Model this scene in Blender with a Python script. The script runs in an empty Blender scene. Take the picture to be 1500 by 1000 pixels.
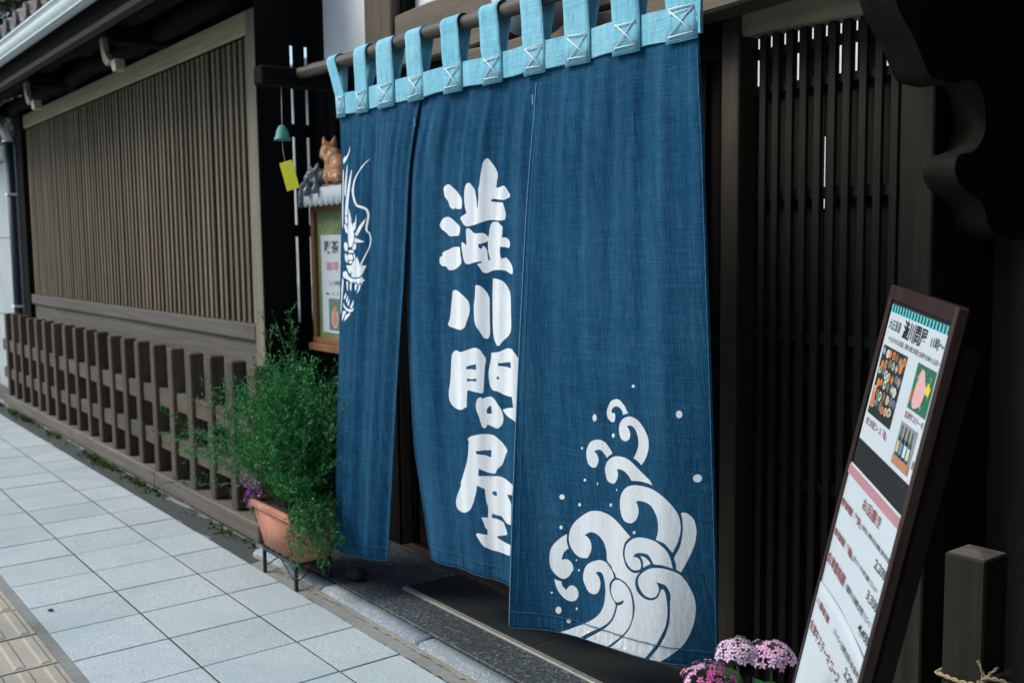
import bpy, bmesh, math, random
import numpy as np
from mathutils import Vector, Matrix, geometry
random.seed(7); rng = np.random.default_rng(7)
S = bpy.context.scene
COL = S.collection
R = math.radians

# ------------------------------------------------------------------ camera, sky, sun, exposure
cam_d = bpy.data.cameras.new('camera'); cam = bpy.data.objects.new('camera', cam_d); COL.objects.link(cam)
S.camera = cam
cam_d.sensor_width = 36.0; cam_d.lens = 1498.25/1500*36.0
cam_d.clip_start = 0.05; cam_d.clip_end = 600
yaw, pitch, roll = 0.92255104, -0.09573106, -0.01277282
cy, sy, cp, sp = math.cos(yaw), math.sin(yaw), math.cos(pitch), math.sin(pitch)
fwd = Vector((-sy*cp, cy*cp, sp)); rgt = Vector((cy, sy, 0)); upv = rgt.cross(fwd)
r2 = rgt*math.cos(roll)+upv*math.sin(roll); u2 = -rgt*math.sin(roll)+upv*math.cos(roll)
M = Matrix((r2, u2, -fwd)).transposed().to_4x4(); M.translation = Vector((4.531226, -0.755735, 1.295181))
cam.matrix_world = M
cam_d.dof.use_dof = True; cam_d.dof.focus_distance = 2.35; cam_d.dof.aperture_fstop = 5.0

W = bpy.data.worlds.new('World'); S.world = W; W.use_nodes = True
SUN_AZ, SUN_EL = R(216), R(44)      # azimuth clockwise from +Y: the light comes from the street, front left
nt = W.node_tree
bg = nt.nodes['Background']
sky = nt.nodes.new('ShaderNodeTexSky'); sky.sky_type = 'NISHITA'; sky.sun_disc = False
sky.sun_elevation = SUN_EL; sky.sun_rotation = SUN_AZ; sky.air_density = 1.0; sky.dust_density = 1.2; sky.ozone_density = 1.0
nt.links.new(sky.outputs[0], bg.inputs[0]); bg.inputs[1].default_value = 0.15
sl = bpy.data.lights.new('sun', 'SUN'); sl.energy = 1.7; sl.angle = R(24); sl.color = (1.0, 0.965, 0.90)
so = bpy.data.objects.new('sun', sl); COL.objects.link(so); so.location = (-6, -8, 12)
sd = Vector((math.sin(SUN_AZ)*math.cos(SUN_EL), math.cos(SUN_AZ)*math.cos(SUN_EL), math.sin(SUN_EL)))
so.rotation_euler = sd.to_track_quat('Z', 'Y').to_euler()
S.view_settings.view_transform = 'Standard'; S.view_settings.look = 'None'
S.view_settings.gamma = 1.0; S.view_settings.use_curve_mapping = False; S.view_settings.exposure = 0.55
S.render.engine = 'CYCLES'; S.cycles.use_denoising = True; S.cycles.max_bounces = 8

# ------------------------------------------------------------------ materials
def nodes(name):
    m = bpy.data.materials.new(name); m.use_nodes = True
    t = m.node_tree; return m, t, t.nodes['Principled BSDF']
def N(t, typ, **k):
    n = t.nodes.new(typ)
    for a, b in k.items(): setattr(n, a, b)
    return n
def coord(t, scale, rnd=True):
    tc = N(t, 'ShaderNodeTexCoord'); mp = N(t, 'ShaderNodeMapping'); mp.inputs['Scale'].default_value = scale
    t.links.new(tc.outputs['Object'], mp.inputs['Vector'])
    if rnd:
        oi = N(t, 'ShaderNodeObjectInfo'); mu = N(t, 'ShaderNodeMath', operation='MULTIPLY'); mu.inputs[1].default_value = 37.0
        t.links.new(oi.outputs['Random'], mu.inputs[0])
        cb = N(t, 'ShaderNodeCombineXYZ')
        for i in range(3): t.links.new(mu.outputs[0], cb.inputs[i])
        t.links.new(cb.outputs[0], mp.inputs['Location'])
        return mp.outputs[0], oi.outputs['Random']
    return mp.outputs[0], None
def noise(t, vec, scale=1.0, detail=5, rough=.6, dist=0.0):
    n = N(t, 'ShaderNodeTexNoise'); n.inputs['Scale'].default_value = scale; n.inputs['Detail'].default_value = detail
    n.inputs['Roughness'].default_value = rough; n.inputs['Distortion'].default_value = dist
    t.links.new(vec, n.inputs['Vector']); return n.outputs[0]
def ramp(t, fac, stops):
    r = N(t, 'ShaderNodeValToRGB'); e = r.color_ramp.elements
    while len(e) < len(stops): e.new(.5)
    for x, (p, c) in zip(e, stops): x.position = p; x.color = (*c, 1) if len(c) == 3 else c
    t.links.new(fac, r.inputs[0]); return r.outputs[0]
def mix(t, a, b, fac, mode='MIX'):
    n = N(t, 'ShaderNodeMix', data_type='RGBA', blend_type=mode)
    for s, v in ((0, fac), (6, a), (7, b)):
        if isinstance(v, (int, float)): n.inputs[s].default_value = v
        elif isinstance(v, tuple): n.inputs[s].default_value = (*v, 1)
        else: t.links.new(v, n.inputs[s])
    return n.outputs[2]
def bump(t, b, h, strength=.3, dist=.01):
    n = N(t, 'ShaderNodeBump'); n.inputs['Strength'].default_value = strength; n.inputs['Distance'].default_value = dist
    t.links.new(h, n.inputs['Height']); t.links.new(n.outputs[0], b.inputs['Normal'])
def tone(t, col, rnd, amt):
    mr = N(t, 'ShaderNodeMapRange'); mr.inputs[3].default_value = 1-amt; mr.inputs[4].default_value = 1+amt
    t.links.new(rnd, mr.inputs[0])
    hs = N(t, 'ShaderNodeHueSaturation'); t.links.new(mr.outputs[0], hs.inputs['Value']); t.links.new(col, hs.inputs['Color'])
    return hs.outputs[0]
def wood(name, dark, light, axis, rough=.75, var=.22, grain=1.0, bm=.35, spec=.3):
    m, t, b = nodes(name)
    sc = [34.0*grain]*3; sc['xyz'.index(axis)] = 1.7
    v, rd = coord(t, sc)
    n1 = noise(t, v, 1, 7, .65, .4)
    sc2 = [5.0]*3; sc2['xyz'.index(axis)] = .6
    v2, _ = coord(t, sc2); n2 = noise(t, v2, 1, 3, .5, .3)
    c = ramp(t, n1, [(.28, dark), (.72, light)])
    mid = tuple((a+q)/2*.72 for a, q in zip(dark, light))
    c = mix(t, c, mid, ramp(t, n2, [(.42, (0, 0, 0)), (.75, (.65, .65, .65))]))
    b.inputs['Specular IOR Level'].default_value = spec
    t.links.new(tone(t, c, rd, var), b.inputs['Base Color']); b.inputs['Roughness'].default_value = rough
    bump(t, b, n1, bm, .004); return m
def plain(name, col, rough=.6, amt=.12, scale=30, metal=0.0, bm=.15, var=.06, spec=.4):
    m, t, b = nodes(name)
    v, rd = coord(t, (scale,)*3); n = noise(t, v, 1, 5, .6)
    lo = tuple(c*(1-amt) for c in col); hi = tuple(min(1, c*(1+amt)) for c in col)
    t.links.new(tone(t, ramp(t, n, [(.3, lo), (.7, hi)]), rd, var), b.inputs['Base Color'])
    b.inputs['Roughness'].default_value = rough; b.inputs['Metallic'].default_value = metal; b.inputs['Specular IOR Level'].default_value = spec
    if bm: bump(t, b, n, bm, .004)
    return m
def granite(name, base, speck, pale, scale=330, rough=.8, var=.07, stain=None, sp=(.56, .64), spec=.35):
    m, t, b = nodes(name)
    v, rd = coord(t, (scale,)*3); n = noise(t, v, 1, 3, .7)
    v2, _ = coord(t, (scale*.45,)*3); n2 = noise(t, v2, 1, 3, .7)
    c = mix(t, base, speck, ramp(t, n, [(sp[0], (0, 0, 0)), (sp[1], (1, 1, 1))]))
    c = mix(t, c, pale, ramp(t, n2, [(.56, (0, 0, 0)), (.66, (.8, .8, .8))]))
    ge = N(t, 'ShaderNodeNewGeometry'); n3 = noise(t, ge.outputs['Position'], 1.9, 6, .68, .8)
    c = mix(t, c, stain or tuple(x*.7 for x in base), ramp(t, n3, [(.44, (0, 0, 0)), (.72, (.75, .75, .75))]))
    n5 = noise(t, ge.outputs['Position'], 23, 3, .5, .3); c = mix(t, c, tuple(x*.55 for x in base), ramp(t, n5, [(.68, (0, 0, 0)), (.73, (.5, .5, .5))]))
    t.links.new(tone(t, c, rd, var), b.inputs['Base Color']); b.inputs['Roughness'].default_value = rough
    b.inputs['Specular IOR Level'].default_value = spec
    bump(t, b, n, .12, .002); return m
def cloth(name, a, c2, pale, amt=.4, rough=.95, fine=1.0, bs=.75):
    m, t, b = nodes(name)
    v, _ = coord(t, (95*fine, 60, 21), False); n1 = noise(t, v, 1, 4, .6)          # crepe crinkles run down the cloth
    vh, _ = coord(t, (9, 10, 230), False); n2 = noise(t, vh, 1, 3, .6)            # weft threads
    vv, _ = coord(t, (330, 10, 6), False); n3 = noise(t, vv, 1, 2, .5)              # warp threads
    vb, _ = coord(t, (9, 3, 1.1), False); n4 = noise(t, vb, 1, 4, .6)               # worn long streaks
    vc, _ = coord(t, (120, 60, 70), False); n5 = noise(t, vc, 1, 3, .7)
    c = ramp(t, n1, [(.3, a), (.75, c2)])
    c = mix(t, c, pale, ramp(t, n4, [(.5, (0, 0, 0)), (.82, (amt, amt, amt))]))
    ad = N(t, 'ShaderNodeMath', operation='ADD'); t.links.new(n2, ad.inputs[0]); t.links.new(n3, ad.inputs[1])
    half = N(t, 'ShaderNodeMath', operation='MULTIPLY'); half.inputs[1].default_value = .5; t.links.new(ad.outputs[0], half.inputs[0])
    c = mix(t, c, pale, ramp(t, half.outputs[0], [(.47, (0, 0, 0)), (.66, (amt*.9,)*3)]))
    c = mix(t, c, tuple(x*.62 for x in a), ramp(t, n5, [(.5, (0, 0, 0)), (.8, (amt, amt, amt))]))
    t.links.new(c, b.inputs['Base Color']); b.inputs['Roughness'].default_value = rough
    b.inputs['Specular IOR Level'].default_value = .12
    vf, _ = coord(t, (2.2, 2, 1.6), False); nf = noise(t, vf, 1, 5, .7, .5)                  # broad patches of fading
    c = mix(t, c, pale, ramp(t, nf, [(.46, (0, 0, 0)), (.78, (amt*.7,)*3)]))
    t.links.new(c, b.inputs['Base Color'])
    a2 = N(t, 'ShaderNodeMath', operation='MULTIPLY_ADD'); a2.inputs[1].default_value = .35
    t.links.new(ad.outputs[0], a2.inputs[0]); t.links.new(n1, a2.inputs[2])
    bump(t, b, a2.outputs[0], bs, .006); return m
def leafmat(name, c1, c2, rough=.5, scale=14, trans=.0):
    m, t, b = nodes(name)
    v, _ = coord(t, (scale,)*3, False); n = noise(t, v, 1, 3, .6)
    v2, _ = coord(t, (scale*14,)*3, False); n2 = noise(t, v2, 1, 2, .6)
    c = mix(t, ramp(t, n, [(.3, c1), (.7, c2)]), tuple(min(1, x*1.5) for x in c2), ramp(t, n2, [(.55, (0, 0, 0)), (.8, (.6, .6, .6))]))  # pale noise flecks paint small highlights into the leaf colour
    t.links.new(c, b.inputs['Base Color']); b.inputs['Roughness'].default_value = rough
    b.inputs['Specular IOR Level'].default_value = .3
    return m

MT = {}
MT['lattice'] = wood('weathered_lattice_wood', (.082, .063, .036), (.215, .173, .108), 'z', var=.24)
MT['latbeam'] = wood('weathered_beam_wood', (.30, .255, .163), (.56, .485, .335), 'x', var=.05)
MT['sill'] = wood('grey_sill_wood', (.075, .066, .054), (.16, .145, .122), 'x', var=.05)
MT['postl'] = wood('grey_post_wood', (.15, .133, .092), (.29, .26, .188), 'z', var=.05)
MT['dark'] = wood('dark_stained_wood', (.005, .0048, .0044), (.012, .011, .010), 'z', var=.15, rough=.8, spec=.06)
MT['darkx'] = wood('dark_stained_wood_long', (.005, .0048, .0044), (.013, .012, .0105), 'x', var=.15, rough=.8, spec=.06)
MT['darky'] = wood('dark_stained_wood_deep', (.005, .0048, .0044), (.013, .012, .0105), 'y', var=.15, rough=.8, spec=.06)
MT['fence'] = wood('brown_fence_wood', (.056, .040, .027), (.122, .092, .067), 'z', var=.18)
MT['fencex'] = wood('brown_rail_wood', (.062, .047, .033), (.135, .107, .08), 'x', var=.1)
MT['base'] = wood('weathered_base_wood', (.09, .077, .06), (.19, .168, .138), 'x', var=.06)
MT['brown'] = wood('brown_post_wood', (.075, .062, .042), (.15, .125, .085), 'z', var=.05)
MT['beam'] = wood('rough_beam_wood', (.11, .092, .064), (.235, .2, .145), 'x', var=.1, bm=.6)
MT['doorbeam'] = wood('pale_lintel_wood', (.42, .35, .23), (.72, .62, .43), 'x', var=.05, bm=.6)
MT['dim'] = wood('lifted_dark_wood', (.020, .0185, .0145), (.044, .040, .032), 'z', var=.12, spec=.1)  # dark stained wood lightened to lift the blacks of the shaded right corner
MT['dimmer'] = wood('more_lifted_dark_wood', (.045, .042, .034), (.10, .094, .078), 'z', var=.15, spec=.1, grain=.6)  # lightened further, so the deepest shade there reads less black
MT['dimx'] = wood('lifted_dark_wood_long', (.020, .0185, .0145), (.044, .040, .032), 'x', var=.12, spec=.1)  # the same shade-lifting wood, grain lengthwise
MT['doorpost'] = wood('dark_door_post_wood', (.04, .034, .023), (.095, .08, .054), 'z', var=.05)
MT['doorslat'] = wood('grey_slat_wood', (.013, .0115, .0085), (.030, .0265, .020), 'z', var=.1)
MT['fascia'] = wood('brown_fascia_wood', (.03, .022, .014), (.062, .048, .031), 'x', var=.05)
MT['rod'] = wood('brown_rod_wood', (.035, .026, .02), (.14, .105, .075), 'x', var=.05, rough=.42, spec=.5)
MT['pale'] = plain('pale_end_grain', (.42, .36, .25), .8, .2, 40)
MT['plaster'] = plain('white_plaster', (.8, .82, .79), .9, .05, 8, bm=.1, var=.02)
MT['paper'] = plain('white_shoji_paper', (.75, .78, .8), .9, .05, 30, bm=0, var=.02)
MT['paving'] = granite('pale_granite_paving', (.475, .54, .535), (.20, .245, .25), (.62, .675, .67), 190, var=.055, stain=(.345, .425, .425), sp=(.57, .63))
MT['mortar'] = granite('grey_mortar', (.26, .27, .25), (.14, .15, .14), (.33, .33, .3), 200, stain=(.13, .14, .11))
MT['tan'] = granite('tan_mortar_seam', (.34, .31, .25), (.2, .2, .18), (.42, .4, .34), 120, stain=(.24, .17, .1))
MT['joint'] = granite('dark_joint_mortar', (.065, .077, .07), (.04, .05, .045), (.10, .115, .10), 150)
MT['tactile'] = granite('faded_yellow_block', (.41, .375, .29), (.28, .27, .22), (.5, .46, .37), 150, var=.06, stain=(.3, .28, .23))
MT['curb'] = granite('blue_grey_granite_kerb', (.30, .35, .37), (.12, .145, .155), (.55, .6, .62), 240, var=.1, sp=(.5, .6))
MT['terrazzo'] = granite('dark_pebble_terrazzo', (.085, .105, .107), (.025, .033, .034), (.26, .30, .30), 150, rough=.6, sp=(.45, .55), stain=(.03, .036, .035))
MT['blacktile'] = granite('dark_floor_tile', (.024, .03, .031), (.014, .018, .019), (.04, .048, .05), 240, rough=.55, var=.1)
MT['strip'] = plain('dull_metal_strip', (.33, .33, .29), .5, .15, 60, metal=.35)
MT['asphalt'] = granite('asphalt', (.05, .05, .052), (.03, .03, .03), (.08, .08, .08), 150)
MT['earth'] = granite('bare_earth', (.13, .12, .1), (.08, .075, .06), (.18, .17, .14), 60)
MT['gutter'] = plain('pale_painted_metal', (.60, .69, .69), .5, .12, 20, bm=.05, var=.04)
MT['tile'] = plain('weathered_roof_tile', (.13, .115, .105), .7, .45, 18, bm=.3, var=.25)
MT['concrete'] = granite('pale_concrete', (.42, .48, .47), (.36, .41, .4), (.47, .52, .5), 60, stain=(.3, .36, .35))
MT['pipe'] = plain('slate_blue_pipe', (.03, .042, .05), .5)
MT['white'] = plain('white_enamel', (.8, .82, .83), .45, .03, 10, bm=0, var=0)
MT['dye'] = cloth('indigo_dyed_cloth', (.0056, .049, .110), (.0098, .080, .163), (.052, .195, .305))
MT['undyed'] = cloth('undyed_white_cloth', (.74, .795, .80), (.83, .87, .875), (.88, .90, .90), .2, bs=.3)
MT['aqua'] = cloth('aqua_cloth', (.17, .49, .62), (.23, .60, .71), (.45, .76, .83), .45, fine=.6)
MT['thread'] = plain('white_thread', (.84, .86, .86), .9, .04, 200, bm=0, var=0)
MT['selv'] = plain('pale_blue_thread', (.12, .30, .44), .9, .35, 300, bm=0, var=0)
MT['hemthread'] = plain('mid_blue_thread', (.025, .125, .23), .9, .5, 120, bm=0, var=0)
MT['terra'] = granite('terracotta', (.5, .215, .135), (.44, .18, .11), (.60, .36, .27), 60, rough=.8, var=.03, stain=(.36, .15, .10))
MT['soil'] = plain('dark_soil', (.02, .016, .012), .95, .4, 60, bm=.8)
MT['iron'] = plain('black_iron', (.02, .024, .026), .45, .2, 80)
MT['shrub'] = leafmat('feathery_green_leaf', (.014, .135, .03), (.055, .32, .075), .5, 12)
MT['stem'] = plain('green_brown_stem', (.06, .085, .03), .7, .3, 60, bm=.2)
MT['leaf'] = leafmat('broad_green_leaf', (.012, .11, .02), (.03, .2, .04), .4, 30)
MT['treeleaf'] = leafmat('dark_tree_leaf', (.012, .03, .012), (.05, .085, .02), .6, 1.2)
MT['bark'] = plain('grey_bark', (.07, .06, .05), .9, .4, 20, bm=.6)
MT['mosst'] = leafmat('moss_green', (.04, .075, .012), (.11, .15, .03), .9, 25)
MT['pinkpale'] = plain('pale_pink_petal', (.72, .5, .66), .6, .18, 90, bm=0)
MT['pink'] = plain('pink_petal', (.70, .36, .55), .6, .25, 90, bm=0)
MT['magenta'] = plain('magenta_petal', (.56, .10, .33), .6, .3, 90, bm=0)
MT['purple'] = plain('mauve_petal', (.5, .17, .48), .6, .3, 60, bm=0)
MT['whitepetal'] = plain('white_petal', (.8, .74, .78), .6, .06, 90, bm=0)
MT['redwood'] = wood('worn_red_lacquer_wood', (.012, .008, .007), (.05, .022, .017), 'z', var=.05, rough=.5)
MT['redlac'] = wood('worn_board_edge', (.018, .011, .009), (.07, .042, .032), 'z', var=.05, rough=.6)
MT['board'] = plain('black_board', (.010, .012, .012), .6, .3, 40)
MT['sheet'] = plain('white_paper_sheet', (.51, .575, .60), .6, .03, 14, bm=.05, var=0)
MT['ink'] = plain('black_ink', (.012, .013, .014), .6, .1, 40, bm=0, var=0)
MT['redink'] = plain('red_brown_ink', (.22, .035, .028), .6, .2, 40, bm=0, var=0)
MT['pinkband'] = plain('pink_print', (.42, .21, .23), .6, .2, 300, bm=0, var=0)
MT['teal'] = plain('teal_print', (.08, .52, .5), .6, .06, 40, bm=0, var=0)
MT['navy'] = plain('navy_print', (.008, .03, .05), .6, .06, 40, bm=0, var=0)
MT['framewood'] = wood('orange_brown_frame_wood', (.16, .07, .03), (.33, .165, .075), 'z', var=.05, rough=.5)
MT['greenboard'] = plain('mossy_green_board', (.155, .22, .085), .8, .25, 14, bm=.05)
MT['verd'] = plain('green_patina_bronze', (.08, .3, .25), .6, .3, 40)
MT['yellow'] = plain('yellow_tag', (.68, .66, .03), .55, .07, 20, bm=0)
MT['cord'] = plain('pale_cord', (.55, .53, .48), .9, .2, 300, bm=0)
MT['rope'] = plain('straw_rope', (.5, .42, .25), .9, .3, 260, bm=.6)
MT['stone'] = plain('dark_stone', (.03, .028, .026), .8, .3, 30, bm=.6)
def cat_mat(name, a, c, w):
    m, t, b = nodes(name)
    v, _ = coord(t, (22, 22, 22), False); n = noise(t, v, 1, 4, .6, .6)
    v2, _ = coord(t, (60, 60, 90), False); n2 = noise(t, v2, 1, 3, .6)
    cc = mix(t, ramp(t, n2, [(.35, a), (.7, c)]), w, ramp(t, n, [(.52, (0, 0, 0)), (.66, (.9, .9, .9))]))
    t.links.new(cc, b.inputs['Base Color']); b.inputs['Roughness'].default_value = .35; return m
MT['catorange'] = cat_mat('glazed_orange_tabby', (.42, .15, .035), (.62, .3, .1), (.75, .6, .45))
MT['catgrey'] = cat_mat('glazed_grey_tabby', (.05, .065, .075), (.2, .23, .25), (.5, .54, .55))
def flat(name, col):
    if name not in MT: MT[name] = plain(name, col, .5, .12, 260, bm=0, var=0)
    return MT[name]

# ------------------------------------------------------------------ object helpers
def thing(name, label=None, cat=None, loc=(0, 0, 0), group=None, kind=None):
    o = bpy.data.objects.new(name, None); COL.objects.link(o); o.location = loc; o.empty_display_size = .1
    tag(o, label, cat, group, kind); return o
def tag(o, label=None, cat=None, group=None, kind=None):
    for k, v in (('label', label), ('category', cat), ('group', group), ('kind', kind)):
        if v: o[k] = v
    return o
def par(o, p):
    if p is not None:
        o.parent = p; o.matrix_parent_inverse = root_inv(p)
    return o
def root_inv(p): return wm(p).inverted()
def wm(o):
    m = Matrix.Translation(o.location) @ o.rotation_euler.to_matrix().to_4x4()
    return (wm(o.parent) @ o.matrix_parent_inverse @ m) if o.parent else m
def link(name, me, parent=None, mats=None, loc=None, smooth=False):
    o = bpy.data.objects.new(name, me); COL.objects.link(o)
    if mats is not None:
        for m in (mats if isinstance(mats, (list, tuple)) else [mats]): me.materials.append(m)
    if smooth: me.polygons.foreach_set('use_smooth', [True]*len(me.polygons))
    if loc is not None: o.location = loc
    return par(o, parent)
def mesh(name, verts, faces):
    me = bpy.data.meshes.new(name); me.from_pydata([tuple(v) for v in verts], [], faces); me.update(); return me
def bm_box(bm, x0, x1, y0, y1, z0, z1, bev=0.0, mat=None):
    vs = [bm.verts.new(p) for p in ((x0,y0,z0),(x1,y0,z0),(x1,y1,z0),(x0,y1,z0),(x0,y0,z1),(x1,y0,z1),(x1,y1,z1),(x0,y1,z1))]
    fs = [bm.faces.new([vs[i] for i in f]) for f in ((0,3,2,1),(4,5,6,7),(0,1,5,4),(1,2,6,5),(2,3,7,6),(3,0,4,7))]
    if bev:
        es = list({e for f in fs for e in f.edges})
        bmesh.ops.bevel(bm, geom=es, offset=bev, segments=1, affect='EDGES')
    return fs
def fin(name, bm, mat, parent=None, smooth=False, loc=None):
    me = bpy.data.meshes.new(name); bm.normal_update(); bm.to_mesh(me); bm.free()
    return link(name, me, parent, mat, loc, smooth)
def box(name, x0, x1, y0, y1, z0, z1, mat, parent=None, bev=.004):
    """a box whose own origin stands at its lower centre, so its grain follows the piece"""
    bm = bmesh.new(); cx, cyy = (x0+x1)/2, (y0+y1)/2
    bm_box(bm, x0-cx, x1-cx, y0-cyy, y1-cyy, 0, z1-z0, bev)
    return fin(name, bm, mat, parent, loc=(cx, cyy, z0))
def copies(o, locs, group=None):
    out = []
    for l in locs:
        c = o.copy(); COL.objects.link(c); c.location = l; out.append(c)
    return out
def tube_bm(bm, pts, rad, seg=8, cap=True):
    pts = [Vector(p) for p in pts]; rads = rad if isinstance(rad, (list, tuple)) else [rad]*len(pts)
    rings = []; prev = None
    for i, p in enumerate(pts):
        d = (pts[min(i+1, len(pts)-1)]-pts[max(i-1, 0)]).normalized()
        a = prev if prev is not None else (Vector((0, 0, 1)) if abs(d.z) < .9 else Vector((1, 0, 0)))
        a = (a-d*a.dot(d)).normalized(); b = d.cross(a); prev = a
        rings.append([bm.verts.new(p+(a*math.cos(k*2*math.pi/seg)+b*math.sin(k*2*math.pi/seg))*rads[i]) for k in range(seg)])
    for r0, r1 in zip(rings, rings[1:]):
        for k in range(seg): bm.faces.new((r0[k], r0[(k+1) % seg], r1[(k+1) % seg], r1[k]))
    if cap: bm.faces.new(rings[0][::-1]); bm.faces.new(rings[-1])
def tube(name, pts, rad, mat, parent=None, seg=8):
    bm = bmesh.new(); tube_bm(bm, pts, rad, seg); return fin(name, bm, mat, parent, True)
def lathe(name, prof, mat, parent=None, loc=(0, 0, 0), seg=24, smooth=True):
    bm = bmesh.new(); rings = []
    for r, z in prof: rings.append([bm.verts.new((r*math.cos(k*2*math.pi/seg), r*math.sin(k*2*math.pi/seg), z)) for k in range(seg)])
    for a, b in zip(rings, rings[1:]):
        for k in range(seg): bm.faces.new((a[k], a[(k+1) % seg], b[(k+1) % seg], b[k]))
    bmesh.ops.remove_doubles(bm, verts=bm.verts, dist=1e-5)
    return fin(name, bm, mat, parent, smooth, loc)
def prism(name, poly, axis, a0, a1, mat, parent=None, bev=0.0):
    """poly: (u,v) outline extruded along axis 'x' (u=y, v=z) or 'y' (u=x, v=z)"""
    bm = bmesh.new(); mk = (lambda u, v, a: (a, u, v)) if axis == 'x' else (lambda u, v, a: (u, a, v))
    A = [bm.verts.new(mk(u, v, a0)) for u, v in poly]; B = [bm.verts.new(mk(u, v, a1)) for u, v in poly]
    bm.faces.new(A); bm.faces.new(B[::-1]); n = len(poly)
    for i in range(n): bm.faces.new((A[i], B[i], B[(i+1) % n], A[(i+1) % n]))
    bmesh.ops.recalc_face_normals(bm, faces=bm.faces)
    return fin(name, bm, mat, parent)
def crv(xs, ys, x):
    xs = np.asarray(xs, float); ys = np.asarray(ys, float); d = np.gradient(ys, xs)
    x = np.clip(x, xs[0], xs[-1]); i = np.clip(np.searchsorted(xs, x)-1, 0, len(xs)-2); h = xs[i+1]-xs[i]; t = (x-xs[i])/h
    return (2*t**3-3*t**2+1)*ys[i]+(t**3-2*t**2+t)*h*d[i]+(-2*t**3+3*t**2)*ys[i+1]+(t**3-t**2)*h*d[i+1]
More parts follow.
